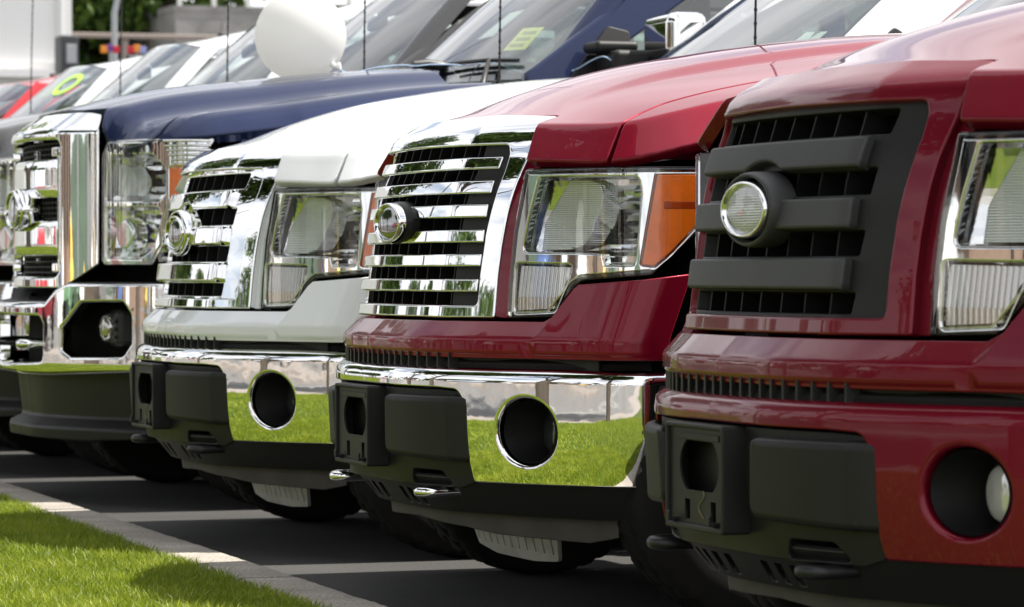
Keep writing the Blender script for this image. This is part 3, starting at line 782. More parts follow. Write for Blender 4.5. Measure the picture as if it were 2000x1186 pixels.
# ---- wheels
def g_tyre():
    Rr, w = .392, .272
    prof = [(-w*.40, .225), (-w*.47, .26), (-w*.5, .31), (-w*.49, .345), (-w*.46, .370), (-w*.41, .384), (-w*.30, .390), (-w*.16, Rr), (-w*.14, Rr - .009), (-w*.11, Rr), (0, Rr), (w*.11, Rr), (w*.14, Rr - .009), (w*.16, Rr), (w*.30, .390), (w*.41, .384), (w*.46, .370), (w*.49, .345), (w*.5, .31), (w*.47, .26), (w*.40, .225)]
    def mod(i, j):
        if 4 <= j <= 7 or 13 <= j <= 16: return -.008 if (i + (j > 10)) % 3 == 0 else 0
        if 9 <= j <= 11: return -.007 if (i + 1) % 4 == 0 else 0
        return 0
    return lathe(prof, 'x', 132, mod)
def g_rim():
    g = lathe([(.05, .232), (.10, .226), (.095, .21), (.02, .20), (-.05, .19)], 'x', 48)
    g.merge(lathe([(.055, .075), (.085, .06), (.09, .0)], 'x', 24))
    for i in range(5):
        a = 2*math.pi*i/5; m = Matrix.Rotation(a, 4, 'X')
        g.merge(rbox((.06, 0, .14), (.03, .085, .15), .012).xf(m))
    g.merge(lathe([(-.06, .21), (-.055, .0)], 'x', 32))
    return g
def wheels(root, ya, yr, track, steer=0.0):
    for y in (ya, yr):
        for s in (1, -1):
            w = empty('wheel', (s * track, y, .392), math.pi if s < 0 else 0); w.parent = root
            if y == ya: w.rotation_euler.z += steer
            link('tyre', cached('tyre', g_tyre), M['rubber'], w); link('wheel_rim', cached('rim', g_rim), M['rim'], w)

# ---- cab, bed and fittings (shared by both kinds of pickup, dy / dz shift the cab)
def build_cab(root, paint, tag, y0, z0, pill_mat, antenna_y, antenna_z, mirror='black', hood_top=1.3, ztop=None, rake=1.40, rise=.055):
    P = lambda name, key, fn, mat, parent=root, **k: link(name, cached(tag + key, fn), mat, parent, **k)
    H = .55 if ztop is None else ztop - z0
    RUN = rake * H
    zt = z0 + H
    def ws(out=0.0):
        def f(s, t):
            u = (t - z0) / H
            return st3(s, y0 + RUN*u + .42*s*s*(1 - .35*u) - out*.55 + .05*u*u, t - .035*s*s*u + out*.8)
        return f
    edge = lambda u: .825 - .125*u
    o = [(-edge(0), z0, .03), (edge(0), z0, .03), (edge(.5), z0 + H*.5), (edge(1), zt - .015, .06), (0.4, zt + .012), (0, zt + .018), (-.4, zt + .012), (-edge(1), zt - .015, .06), (-edge(.5), z0 + H*.5)]
    ws_o = round_poly(o)
    g = P('windscreen', 'ws', lambda: panel(ws(), ws_o, r=.003, seg=1, depth=.006, step=.06), M['glass'])
    inn = ccw(ws_o) + edge_normals(ccw(ws_o)) * .038
    link('windscreen_frit', cached(tag + 'frit', lambda: panel(ws(-.008), ccw(ws_o) - edge_normals(ccw(ws_o)) * .012, holes=[inn], r=.002, seg=1, depth=.01, step=.06)), M['gloss_black'], g)
    # A pillars, roof, side frames
    def sidesurf(s, t): return st3(.965 - .30*np.maximum(0, t - z0 + .12)**1.1, s, t)
    base = z0 - .16
    def side():
        ol = [(y0 + .18, base), (y0 + 3.0, base), (y0 + 2.95, zt - .10), (y0 + 2.80, zt + .005, .08), (y0 + RUN + .42, zt + .015, .15), (y0 + RUN*.5 + .29, z0 + H*.52), (y0 + .20, z0 + .02)]
        win1 = [(y0 + .38, z0 - .02, .03), (y0 + 1.50, z0 - .03, .03), (y0 + 1.50, zt - .10, .05), (y0 + RUN + .55, zt - .08, .08)]
        win2 = [(y0 + 1.60, z0 - .03, .03), (y0 + 2.78, z0 - .03, .05), (y0 + 2.72, zt - .11, .06), (y0 + 1.60, zt - .10, .05)]
        return panel(sidesurf, round_poly(ol), holes=[round_poly(win1), round_poly(win2)], r=.02, seg=3, depth=.05, hole_r=.006, step=.08, edge_step=.05)
    def sideglass():
        return panel(lambda s, t: sidesurf(s, t) - np.array([.02, 0, 0]), np.array([(y0 + .34, z0 - .04), (y0 + 2.82, z0 - .04), (y0 + 2.76, zt - .07), (y0 + RUN + .48, zt - .06)]), r=.002, seg=1, depth=.004, step=.2)
    def pillar():
        # body-coloured A pillar between screen and door glass
        u = np.linspace(-.12, 1.0, 14); V = []
        z = z0 + H*u; xe = .845 - .125*u; ye = y0 + RUN*u + .42*xe*xe*(1 - .35*u) + .05*u*u*(u > 0)
        a = np.stack([xe - .012, ye - .012, z], 1); b = np.stack([xe + .055, ye + .015, z - .004], 1); c = np.stack([xe + .075, ye + .075, z - .008], 1)
        m = (a + b)/2 + np.array([0.010, -.010, .012])
        rows = [a, m, b, (b + c)/2 + np.array([.006, 0, 0]), c]; k = len(rows)
        Vv = np.stack(rows, 1).reshape(-1, 3); n = np.zeros_like(Vv); F = [(i*k+j, i*k+j+1, (i+1)*k+j+1, (i+1)*k+j) for i in range(len(u)-1) for j in range(k-1)]
        for f in F:
            p = Vv[list(f)]; q = np.cross(p[2]-p[0], p[3]-p[1])
            for w in f: n[w] += q
        return Geo().add(Vv, n, F)
    for s in (1, -1):
        P('cab_side', 'side%d' % s, (lambda: side()) if s > 0 else (lambda: side().mirrored()), paint)
        P('side_window', 'sglass%d' % s, (lambda: sideglass()) if s > 0 else (lambda: sideglass().mirrored()), M['glass'])
        P('windscreen_pillar', 'pillar%d' % s, (lambda: pillar()) if s > 0 else (lambda: pillar().mirrored()), pill_mat)
    yr = y0 + RUN + .05
    def roof():
        f = lambda s, t: st3(s, t, zt + .012 + rise*sstep(-.1, .9, t - yr) - .055*(s/.7)**2 - .03*sstep(y0 + 2.3, y0 + 2.85, t))
        fr = [(x, yr + .30*x*x - .0) for x in np.linspace(-.70, .70, 15)]
        return panel(f, np.array(fr + [(.72, y0 + 2.85), (-.72, y0 + 2.85)]), r=.03, seg=4, depth=.06, step=.1, edge_step=.06)
    P('roof', 'roof', roof, paint)
    P('roof_aerial_fin', 'rooffin', lambda: rbox((0, y0 + RUN + .52, zt + .085), (.06, .16, .05), .02), M['black'])
    def back():
        f = lambda s, t: st3(-s, np.full(np.shape(s), y0 + 2.93), t)
        return panel(f, round_poly([(-.80, base), (.80, base), (.70, zt, .08), (-.70, zt, .08)]), holes=[round_poly([(-.62, z0 - .02, .05), (.62, z0 - .02, .05), (.56, zt - .12, .05), (-.56, zt - .12, .05)])], r=.02, seg=2, depth=.04, step=.2)
    P('cab_rear', 'rear', back, paint)
    P('rear_window', 'rwin', lambda: panel(lambda s, t: st3(-s, np.full(np.shape(s), y0 + 2.91), t), np.array([(-.66, z0 - .05), (.66, z0 - .05), (.60, zt - .09), (-.60, zt - .09)]), r=.002, seg=1, depth=.004, step=.3), M['glass'])
    def interior():
        g = rbox((0, y0 + .62, z0 - .16), (1.56, .72, .26), .08)
        return g
    P('dashboard', 'dash', interior, M['dash'])
    def seat():
        g = rbox((0, y0 + 1.42, z0 - .03), (.52, .20, .62), .07).merge(rbox((0, y0 + 1.45, z0 + .36), (.26, .12, .18), .05)).merge(rbox((0, y0 + 1.15, z0 - .38), (.54, .55, .18), .06))
        return g
    for s in (1, -1): P('seat', 'seat', seat, M['seat'], loc=(s * .42, 0, 0))
    P('cab_floor', 'floor', lambda: box((0, y0 + 1.55, z0 - .52), (1.7, 2.6, .06)), M['black'])
    def swheel():
        a = np.linspace(0, 2*math.pi, 25); p = [(.42 + .19*math.cos(t), y0 + .86 - .10*math.sin(t), z0 + .02 + .16*math.sin(t)) for t in a]
        return tube(p, .016, 6, False).merge(tube([(.23, y0 + .86, z0 + .02), (.61, y0 + .86, z0 + .02)], .014, 6))
    P('steering_wheel', 'swheel', swheel, M['black'])
    P('rear_view_mirror', 'rvm', lambda: rbox((0, y0 + RUN*.78 + .12, zt - .15), (.26, .03, .07), .012), M['black'])
    # cowl and wipers
    def cowl():
        f = lambda s, t: st3(s, y0 - .17 + t + .36*s*s, z0 - .03 + .12*t - .07*s*s)
        return panel(f, np.array([(-.82, 0), (.82, 0), (.82, .21), (-.82, .21)]), r=.004, seg=1, depth=.03, step=.06)
    P('cowl', 'cowl', cowl, M['black'])
    def wiper(x0, x1, lift):
        f = ws(.02)
        q = np.linspace(0, 1, 9); xs = x0 + (x1 - x0)*q; zs = z0 + .03 + lift*q + .02*np.sin(q*math.pi)
        p = f(xs, zs); g = tube(p + np.array([0, 0, .004]), .009, 6)
        a = [np.array([x1 - (x1-x0)*.02, y0 - .07 + .36*x1*x1, z0 - .02])] + [f(np.array([x]), np.array([z]))[0] + np.array([0, -.012, .016]) for x, z in ((x0 + (x1-x0)*.8, z0 + .03 + lift*.8), (x0 + (x1-x0)*.45, z0 + .035 + lift*.45))]
        g.merge(tube(a, [.014, .010, .007], 6)); return g
    for x0, x1 in ((-.62, -.02), (.08, .70)):
        P('wiper', 'wiper%.1f' % x0, lambda x0=x0, x1=x1: wiper(x0, x1, .03), M['black'])
    # aerial on the passenger-side fender
    def aer():
        p = [(-.85 - .0, antenna_y + .02*t*t, antenna_z - .35 + t*1.25) for t in np.linspace(0, 1, 8)]
        g = tube(p, np.linspace(.0046, .0032, 8), 7)
        for i in range(26): g.merge(tube([(-.85, antenna_y + .02*((.12 + i*.034))**2, antenna_z - .35 + (.12 + i*.034)*1.25 + d) for d in (-.004, .004)], .0058, 6, False))
        g.merge(tube([(-.85, antenna_y, antenna_z - .37), (-.85, antenna_y, antenna_z - .31)], [.03, .012], 10))
        return g
    P('radio_aerial', 'aer', aer, M['black'])
    # door mirrors with their sail patches
    for s in (1, -1):
        def sail():
            pts = [(y0 + .33, z0 - .05), (y0 + .64, z0 - .06), (y0 + .645, z0 + .19, .02), (y0 + .35 + .19*rake, z0 + .21, .02)]
            return panel(lambda a, b: sidesurf(a, b) + np.array([.028, 0, 0]), round_poly(pts), r=.006, seg=2, depth=.02, step=.08)
        mr = P('door_mirror', 'sail%d' % s, (lambda: sail()) if s > 0 else (lambda: sail().mirrored()), M['plastic'])
        my = .70 if mirror == 'chrome' else .50
        def arm(): return rbox((1.05, y0 + my - .14, z0 + .05), (.24, .16, .10), .025).merge(rbox((1.02, y0 + my - .18, z0 + .115), (.16, .18, .045), .02))
        link('mirror_arm', cached(tag + 'marm%d' % s, (lambda: arm()) if s > 0 else (lambda: arm().mirrored())), M['plastic'], mr)
        cz = .145 if mirror == 'chrome' else .10; cx = 1.06 if mirror == 'folded' else 1.25
        def cap(): return rbox((cx, y0 + my + (.25 if mirror == 'folded' else 0), z0 + cz), (.10 if mirror == 'folded' else .30, .24 if mirror == 'folded' else .17, .185 if mirror == 'chrome' else .2), .045)
        link('mirror_cap', cached(tag + 'mcap%d' % s, (lambda: cap()) if s > 0 else (lambda: cap().mirrored())), M['chrome'] if mirror == 'chrome' else M['black'], mr)
    # doors and bed
    dsf = lambda s, t: st3(1.0 - .04*np.maximum(0, (t - 1.05)/.4)**2 - .03*np.maximum(0, (.7 - t)/.3)**2, s, t)
    yd = antenna_y + .20
    def door(a, b): return lambda: panel(dsf, round_poly([(a, .50, .02), (b, .50, .02), (b, base + .02, .01), (a, base + .02, .01)]), r=.006, seg=2, depth=.03, step=.15)
    for i, (a, b) in enumerate(((yd, yd + 1.12), (yd + 1.13, yd + 2.05))):
        for s in (1, -1):
            fn = door(a, b)
            d = P('door', 'door%d%d' % (i, s), fn if s > 0 else (lambda fn=fn: fn().mirrored()), paint)
            link('door_handle', cached(tag + 'dh%d%d' % (i, s), lambda: rbox((s * 1.01, b - .14, 1.10), (.03, .18, .04), .012)), M['black'], d)
    yb = yd + 2.10
    def bed():
        arc = [(yb + .95 + .47*math.cos(t), .40 + .47*math.sin(t)) for t in np.linspace(R(12), R(168), 16)]
        return panel(dsf, np.array([(yb + 1.95, .55), (yb + 1.95, 1.38), (yb, 1.38), (yb, .52), (yb + .47, .50)] + arc[::-1] + [(yb + 1.45, .55)])[::-1], r=.01, seg=2, depth=.05, step=.15)
    for s in (1, -1): P('bed_side', 'bed%d' % s, (lambda: bed()) if s > 0 else (lambda: bed().mirrored()), paint)
    P('bed_floor', 'bedf', lambda: box((0, yb + .97, .80), (1.9, 1.9, .05)).merge(box((0, yb + 1.93, 1.08), (1.9, .05, .58))).merge(box((0, yb + .03, 1.08), (1.9, .05, .58))), paint)
    return ws, yb

# ------------------------------------------------------------------ the heavy-duty pickup (navy one and the far row)
GHD = Plan([(0, .175), (.25, .19), (.44, .236), (.50, .30), (.545, .36), (.56, .40)], .44)
TC2 = 1.450
_w2 = sstep(TC2 - .010, TC2 + .012, _t)
_dz2 = (1 - _w2) + _w2 * .60; _z2 = .6 + np.concatenate([[0], np.cumsum((_dz2[1:] + _dz2[:-1]) / 2) * (_t[1] - _t[0])])
_t2 = np.linspace(0.6, 1.8, 9001); _w2 = sstep(TC2 - .010, TC2 + .012, _t2); _st = _t2[1] - _t2[0]
_z2 = .6 + np.concatenate([[0], np.cumsum(((1 - _w2) + _w2*.6)[1:]) * _st]); _b2 = np.concatenate([[0], np.cumsum(_w2[1:] * .8) * _st])
def ghd(s, t, out=0.0):
    x, y = GHD.at(s, -out); return st3(x * (1 - .06*np.interp(t, _t2, _b2)/.1), y + np.interp(t, _t2, _b2), np.interp(t, _t2, _z2))
def ghdo(out): return lambda s, t: ghd(s, t, out)
HHD = Plan([(0, .20), (.5, .33), (.56, .365), (.70, .42), (.85, .495), (.93, .57), (.97, .66), (.985, .78), (.995, 1.0)], .85)
def hhsurf(out=0.0):
    def f(s, t):
        x, y = HHD.at(s, -out); return st3(x, y, t)
    return f
BHD = Plan([(0, .095), (.25, .11), (.45, .17), (.70, .28), (.90, .40), (.97, .47), (1.0, .60)], .90)
def bhsurf(out=0.0):
    def f(s, t):
        x, y = BHD.at(s, -out + .9*np.maximum(0, .545 - t)**1.4 + .02*sstep(.85, .88, t)); return st3(x, y, t)
    return f
ZHD = pchip([.2, .30, .42, .60, 1.0, 1.574, 1.9, 2.2], [1.51, 1.54, 1.572, 1.615, 1.665, 1.72, 1.735, 1.74])
DHD = pchip([0, .30, .46, .56, .62, .90, 1.0], [0, .006, .026, .050, .098, .128, .150])
DR2 = pchip([0, .02, .045, .07, .10, .3], [.075, .048, .022, .006, 0, 0])
_cb2 = np.array([[float(np.ravel(v)[0]) for v in HHD.xy(np.array(q))] for q in np.linspace(.585, HHD.end, 140)])
_cb2 = np.vstack([_cb2, [(1.0, y) for y in np.linspace(1.05, 2.2, 50)]])
def hdz(s, t):
    P = np.stack([np.abs(np.ravel(s)), np.ravel(t)], -1); A, B = _cb2[:-1], _cb2[1:]; d = B - A; L = (d*d).sum(1); out = np.empty(len(P))
    for i in range(0, len(P), 1500):
        q = P[i:i+1500, None, :]; u = np.clip(((q - A)*d).sum(-1)/L, 0, 1)
        out[i:i+1500] = np.sqrt((((A + u[..., None]*d) - q)**2).sum(-1).min(1))
    a = np.abs(s); k = 1 - .25*sstep(.6, 1.8, t)
    return ZHD(t) - DHD(a - .10*sstep(1.7, .4, t)*0)*k - DR2(out).reshape(np.shape(s))
def hdsurf(s, t): return st3(s, t, hdz(s, t))
def build_heavy(root, paint, surround_mat, bars_mat, far=False):
    P = lambda name, key, fn, mat, parent=root, **k: link(name, cached('hd_' + key, fn), mat, parent, **k)
    front = [tuple(float(np.ravel(v)[0]) for v in HHD.xy(np.array(q))) for q in np.linspace(.60, .84, 8)]
    def hood():
        yf = lambda x: float(ghd(np.array([x]), np.array([TC2 + .128]))[0, 1]) + .004
        half = [(0, yf(0))] + [(x, yf(x)) for x in np.linspace(.06, .42, 7)] + [(.50, .402), (.53, .384), (.562, .372)] + front + [(.86, .52), (.84, .60), (.82, .75), (.81, 1.1), (.80, 1.80)] + [(x, 1.66 + .22*x*x) for x in (.6, .4, .2)] + [(0, 1.66)]
        return panel(hdsurf, np.array(mirror_half(half)), r=.006, seg=3, depth=.03, step=.035, edge_step=.022)
    P('hood', 'hood', hood, paint)
    def fend():
        cbp = [tuple(float(np.ravel(v)[0]) for v in HHD.xy(np.array(q))) for q in np.linspace(.875, HHD.end, 14)]
        pts = cbp + [(.999, 1.3), (.999, 1.84)] + [(.806, 1.84), (.816, 1.1), (.826, .75), (.846, .605), (.866, .525)]
        g = panel(hdsurf, np.array(pts), r=.006, seg=3, depth=.03, step=.035, edge_step=.02)
        def side(s, t): return st3(.990 + .012*sstep(.7, 1.0, s) - .03*np.maximum(0, (t - .95)/.5)**2 - .03*np.maximum(0, (.7 - t)/.3)**2, s, t)
        top = [(y, float(hdsurf(np.array([.998]), np.array([y]))[0, 2]) - .012) for y in (1.84, 1.6, 1.35, 1.05)]
        arc = [(1.05 + .48*math.cos(a), .42 + .48*math.sin(a)) for a in np.linspace(R(10), R(150), 18)]
        ol = [(1.84, .50)] + top + [(.82, 1.42), (.80, 1.38), (.78, 1.0), (.66, .92), (.63, .66)] + arc[::-1] + [(1.53, .50)]
        return g.merge(panel(side, np.array(ol), r=.006, seg=2, depth=.03, step=.08, edge_step=.04))
    for s in (1, -1):
        P('fender', 'fender%d' % s, (lambda: fend()) if s > 0 else (lambda: fend().mirrored()), paint)
    # chrome grille shell
    outer = mirror_half([(0, .838), (.45, .838, .05), (.53, .885, .03), (.603, .93, .01), (.606, 1.447), (.53, 1.572, .02), (0, 1.578)])
    opening = mirror_half([(0, .885), (.425, .885, .05), (.425, 1.0), (.425, 1.3), (.432, 1.412, .04), (0, 1.418)])
    P('grille_surround', 'surround', lambda: panel(ghdo(0), round_poly(outer), holes=[round_poly(opening)], r=.008, hole_r=.016, seg=4, depth=.03, hole_depth=.06, step=.025, edge_step=.016, xs=(-.45, -.43, .43, .45)), surround_mat)
    P('radiator', 'radiator', lambda: panel(ghdo(-.14), np.array([(-.44, .86), (.44, .86), (.44, 1.43), (-.44, 1.43)]), r=.002, seg=1, depth=.01, step=.2), M['void'])
    def net():
        g = Geo()
        f = ghdo(-.05)
        for z in np.arange(.90, 1.42, .021):
            x = np.linspace(-.43, .43, 13); g.merge(tube(f(x, np.full(13, z)), .0028, 4, False))
        for x in np.arange(-.42, .43, .042):
            z = np.array([.89, 1.41]); g.merge(tube(f(np.full(2, x), z) + np.array([0, .004, 0]), .0028, 4, False))
        return g
    P('grille_mesh', 'net', net, M['black'])
    for i, (z0, z1) in enumerate([(1.187, 1.345), (.962, 1.105)]):
        def bar(z0=z0, z1=z1):
            f = lambda s, t: st3(s, GHD.at(s, 0)[1] + .004 + .06*sp(np.abs(s) - .30) + .9*np.maximum(0, np.abs(t - (z0+z1)/2) - (z1-z0)*.32)**1.0*.35, t)
            return panel(f, round_poly([(-.418, z0, .006), (.418, z0, .006), (.418, z1, .006), (-.418, z1, .006)]), r=.012, seg=4, depth=.05, step=.03, edge_step=.02)
        P('grille_bar', 'bar%d' % i, bar, bars_mat)
    for s in (1, -1):
        def trim():
            f = ghdo(-.006)
            g = Geo()
            for z0, z1 in ((1.350, 1.386), (.902, .936)):
                g.merge(panel(f, round_poly([(.365, z0, .006), (.424, z0), (.424, z1), (.365, z1, .006)]), r=.005, seg=3, depth=.03, step=.03))
            g.merge(panel(f, np.array([(.408, .93), (.424, .93), (.424, 1.352), (.408, 1.352)]), r=.004, seg=2, depth=.03, step=.05))
            return g
        P('grille_trim', 'trim%d' % s, (lambda: trim()) if s > 0 else (lambda: trim().mirrored()), bars_mat)
    em = P('emblem', 'pod', lambda: g_pod(.124, .084, 1.147, .22, .142), bars_mat)
    link('emblem_ring', cached('hd_ring', lambda: g_ring(.118, .078, 1.147, .128)), M['chrome'], em)
    link('emblem_face', cached('hd_face', lambda: g_face(.104, .064, 1.147, .138)), M['emblem_dark'], em)
    # headlights
    HO = [(.556, .927, .02), (.84, .927, .02), (.893, 1.00), (.925, 1.142), (.93, 1.176), (.99, 1.178, .01), (1.02, 1.30), (1.10, 1.385), (1.11, 1.407, .008), (.594, 1.407, .02), (.560, 1.355)]
    UP = [(.577, 1.176, .01), (.878, 1.171, .02), (.905, 1.20), (.908, 1.292, .05), (.845, 1.346, .04), (.606, 1.346, .01)]
    LO = [(.578, .956, .012), (.775, .950, .03), (.85, .992, .03), (.888, 1.12, .02), (.868, 1.145, .01), (.582, 1.147, .01)]
    AM = [(.928, 1.180, .004), (.985, 1.182, .004), (1.0, 1.294, .004), (.928, 1.295, .004)]
    for s in (1, -1):
        mk = lambda fn: (fn if s > 0 else (lambda: fn().mirrored()))
        h = P('headlight', 'hl%d' % s, mk(lambda: panel(hhsurf(-.012), round_poly(HO), holes=[round_poly(UP), round_poly(LO)], r=.004, seg=2, depth=.03, hole_depth=.02, step=.05, edge_step=.025)), M['satin'])
        link('bezel', cached('hd_bez%d' % s, mk(lambda: panel(hhsurf(-.006), np.array(shrink(HO, .012)), holes=[round_poly(UP), round_poly(LO), round_poly(AM)], r=.004, hole_r=.009, seg=3, depth=.012, hole_depth=.05, step=.035, edge_step=.014))), M['chrome'], h)
        link('reflector', cached('hd_ref%d' % s, mk(lambda: bowl(UP, hhsurf(-.014), .08, 11, 13).merge(bowl(LO, hhsurf(-.014), .08, 11, 13)))), M['reflector'], h)
        link('projector', cached('hd_prj%d' % s, mk(lambda: panel(hhsurf(-.028), round_poly([(.622, 1.19), (.72, 1.19, .01), (.752, 1.25, .04), (.70, 1.305, .04), (.63, 1.32)]), r=.006, seg=2, depth=.07, step=.03))), M['bulb'], h)
        link('low_beam_bulb', cached('hd_prj2%d' % s, mk(lambda: panel(hhsurf(-.034), ellipse(.655, 1.045, .06, .065, 30), r=.02, seg=3, depth=.07, step=.03))), M['satin'], h)
        link('amber_marker', cached('hd_amb%d' % s, mk(lambda: panel(hhsurf(-.003), np.array(shrink(AM, .001)), r=.003, seg=2, depth=.02, step=.03))), M['amber'], h)
        def ribs():
            g = Geo()
            for z in np.linspace(1.308, 1.396, 6):
                q = np.linspace(.90 + (1.396 - z)*.5, 1.09, 8); x, y = HHD.at(q, .004); g.merge(tube(st3(x, y, np.full(8, z)), .0065, 6))
            return g
        link('clear_ribs', cached('hd_rib%d' % s, mk(ribs)), M['satin'], h)
        link('lens', cached('hd_lens%d' % s, mk(lambda: panel(hhsurf(.002), np.array(shrink(HO, .002)), r=.012, seg=3, depth=.03, step=.05, edge_step=.02))), M['lens'], h)
    # bumper
    bo = [(0, .500), (.45, .494), (.98, .515, .02), (1.06, .56, .03), (1.06, .870, .02), (.58, .868, .05), (.50, .835), (.435, .788, .04), (0, .782)]
    fo = [(.548, .60, .0), (.60, .576, .02), (.86, .580, .04), (.898, .63), (.899, .74, .04), (.862, .788, .02), (.66, .784, .03), (.585, .715, .02), (.550, .69, .0)]
    ce = mirror_half([(0, .537), (.425, .556, .03), (.428, .70), (.402, .731, .03), (0, .733)])
    P('bumper', 'bumper', lambda: panel(bhsurf(), round_poly(mirror_half(bo)), holes=[round_poly(fo), round_poly([(-p[0],) + tuple(p[1:]) for p in fo][::-1]), round_poly(ce)], r=.024, hole_r=.012, seg=6, depth=.05, hole_depth=.05, step=.025, edge_step=.014), M['chrome_bumper'])
    P('bumper_step_pad', 'tray', lambda: panel(lambda s, t: st3(*BHD.at(s, t + .03), .862 - .072*sstep(.56, .43, np.abs(s)) - .1*t*0), np.array([(-1.0, 0), (1.0, 0), (1.0, .22), (-1.0, .22)]), r=.004, seg=2, depth=.05, step=.04), M['plastic'])
    P('bumper_backing', 'bback', lambda: panel(bhsurf(-.14), np.array(mirror_half([(0, .52), (.98, .54), (.98, .84), (0, .80)])), r=.004, seg=1, depth=.01, step=.1), M['void'])
    for s in (1, -1):
        def fl():
            x, y = BHD.at(np.array([.69]), 0)
            g = lathe([(-.03, .002), (-.028, .03), (-.02, .048), (-.005, .056), (.02, .058)], 'y', 32)
            return g.moved((.69, y[0] + .085, .688))
        def flh():
            x, y = BHD.at(np.array([.69]), 0)
            g = rbox((.735, y[0] + .155, .688), (.15, .13, .15), .03)
            for k in range(3): g.merge(rbox((.765, y[0] + .088, .655 + .03*k), (.08, .012, .012), .003))
            return g
        b = P('fog_lamp', 'fl%d' % s, mk(flh) if False else ((lambda: flh()) if s > 0 else (lambda: flh().mirrored())), M['black'])
        link('fog_lamp_glass', cached('hd_flg%d' % s, (lambda: fl()) if s > 0 else (lambda: fl().mirrored())), M['turn'], b)
    def hook():
        a = np.linspace(0, math.pi, 12); w = .03
        return tube([(-w, .30, .625)] + [(-w*math.cos(t), .135 - .03*math.sin(t), .622) for t in a] + [(w, .30, .625)], .019, 12)
    for s in (1, -1): P('tow_hook', 'hook', hook, M['chrome'], loc=(s * .30, 0, 0))
    def val():
        f = lambda s, t: st3(*BHD.at(s, .095 + .12*(.50 - t) - .06*sstep(.335, .30, t)), t)
        return panel(f, np.array(mirror_half([(0, .255), (.60, .250), (.98, .268), (1.0, .52), (0, .52)])), r=.008, seg=3, depth=.015, step=.02, edge_step=.03)
    P('air_dam', 'val', val, M['plastic'])
    def core():
        pl = [tuple(float(np.ravel(v)[0]) for v in HHD.at(np.array([q]), .17)) for q in np.linspace(-.98, .98, 31)]
        f = lambda s, t: st3(s, t, np.full(np.shape(s), 1.40))
        g = panel(f, np.array(pl + [(.86, 1.85), (-.86, 1.85)]), r=.01, seg=1, depth=.70, step=.3)
        return g.merge(box((0, 3.6, .55), (1.3, 5.0, .22))).merge(box((0, 1.0, .46), (1.1, .6, .2)))
    P('engine_bay', 'core', core, M['void'])

# ------------------------------------------------------------------ ground materials
def grass_ground_mat():
    m = bpy.data.materials.new('lawn_soil'); m.use_nodes = True; n, l = nodes_of(m); b = n['Principled BSDF']
    t = n.new('ShaderNodeTexCoord'); x = n.new('ShaderNodeTexNoise'); x.inputs['Scale'].default_value = 55; x.inputs['Detail'].default_value = 8
    l.new(t.outputs['Object'], x.inputs['Vector'])
    r = n.new('ShaderNodeValToRGB'); r.color_ramp.elements[0].position = .3; r.color_ramp.elements[0].color = (.030, .045, .010, 1)
    r.color_ramp.elements[1].position = .7; r.color_ramp.elements[1].color = (.085, .125, .02, 1)
    l.new(x.outputs['Fac'], r.inputs['Fac']); l.new(r.outputs['Color'], b.inputs['Base Color']); b.inputs['Roughness'].default_value = .9
    b.inputs['Specular IOR Level'].default_value = .1
    return m
M['soil'] = grass_ground_mat()
def blade_mat():
    m = bpy.data.materials.new('grass_blade'); m.use_nodes = True; n, l = nodes_of(m); n.clear()
    o = n.new('ShaderNodeOutputMaterial'); d = n.new('ShaderNodeBsdfPrincipled'); tr = n.new('ShaderNodeBsdfTranslucent'); mx_ = n.new('ShaderNodeMixShader')
    a = n.new('ShaderNodeAttribute'); a.attribute_name = 'tone'
    r = n.new('ShaderNodeValToRGB')
    r.color_ramp.elements[0].position = 0; r.color_ramp.elements[0].color = (.115, .170, .010, 1)
    r.color_ramp.elements[1].position = 1; r.color_ramp.elements[1].color = (.46, .49, .065, 1)
    e = r.color_ramp.elements.new(.6); e.color = (.225, .295, .02, 1)
    l.new(a.outputs['Fac'], r.inputs['Fac']); l.new(r.outputs['Color'], d.inputs['Base Color']); l.new(r.outputs['Color'], tr.inputs['Color'])
    d.inputs['Roughness'].default_value = .45; d.inputs['Specular IOR Level'].default_value = .35
    mx_.inputs[0].default_value = .40; l.new(d.outputs[0], mx_.inputs[1]); l.new(tr.outputs[0], mx_.inputs[2]); l.new(mx_.outputs[0], o.inputs['Surface'])
    return m
M['blade'] = blade_mat()
def concrete_mat(name, c, sc, crack=False):
    m = pmat(name, c, .85, noise=(sc, .30), bump=(160, .35, .004))
    n, l = nodes_of(m); b = n['Principled BSDF']
    src = b.inputs['Base Color'].links[0].from_socket
    t = n.new('ShaderNodeTexCoord'); x = n.new('ShaderNodeTexNoise'); x.inputs['Scale'].default_value = 110; x.inputs['Detail'].default_value = 4
    l.new(t.outputs['Object'], x.inputs['Vector'])
    mr = n.new('ShaderNodeMapRange'); mr.inputs['From Min'].default_value = .3; mr.inputs['From Max'].default_value = .7; mr.inputs['To Min'].default_value = .58; mr.inputs['To Max'].default_value = 1.42
    l.new(x.outputs['Fac'], mr.inputs['Value'])
    vm = n.new('ShaderNodeVectorMath'); vm.operation = 'SCALE'; l.new(src, vm.inputs[0]); l.new(mr.outputs['Result'], vm.inputs['Scale']); l.new(vm.outputs[0], b.inputs['Base Color'])
    return m
M['kerb'] = concrete_mat('kerb_concrete', (.30, .272, .235), 5)
M['walk'] = concrete_mat('pavement_concrete', (.25, .22, .195), 3)
M['asphalt'] = concrete_mat('parking_asphalt', (.037, .0355, .034), 1.6)
M['road'] = concrete_mat('road_asphalt', (.13, .125, .12), 1)
M['line'] = pmat('road_paint', (.70, .69, .64), .7, noise=(6, .15))

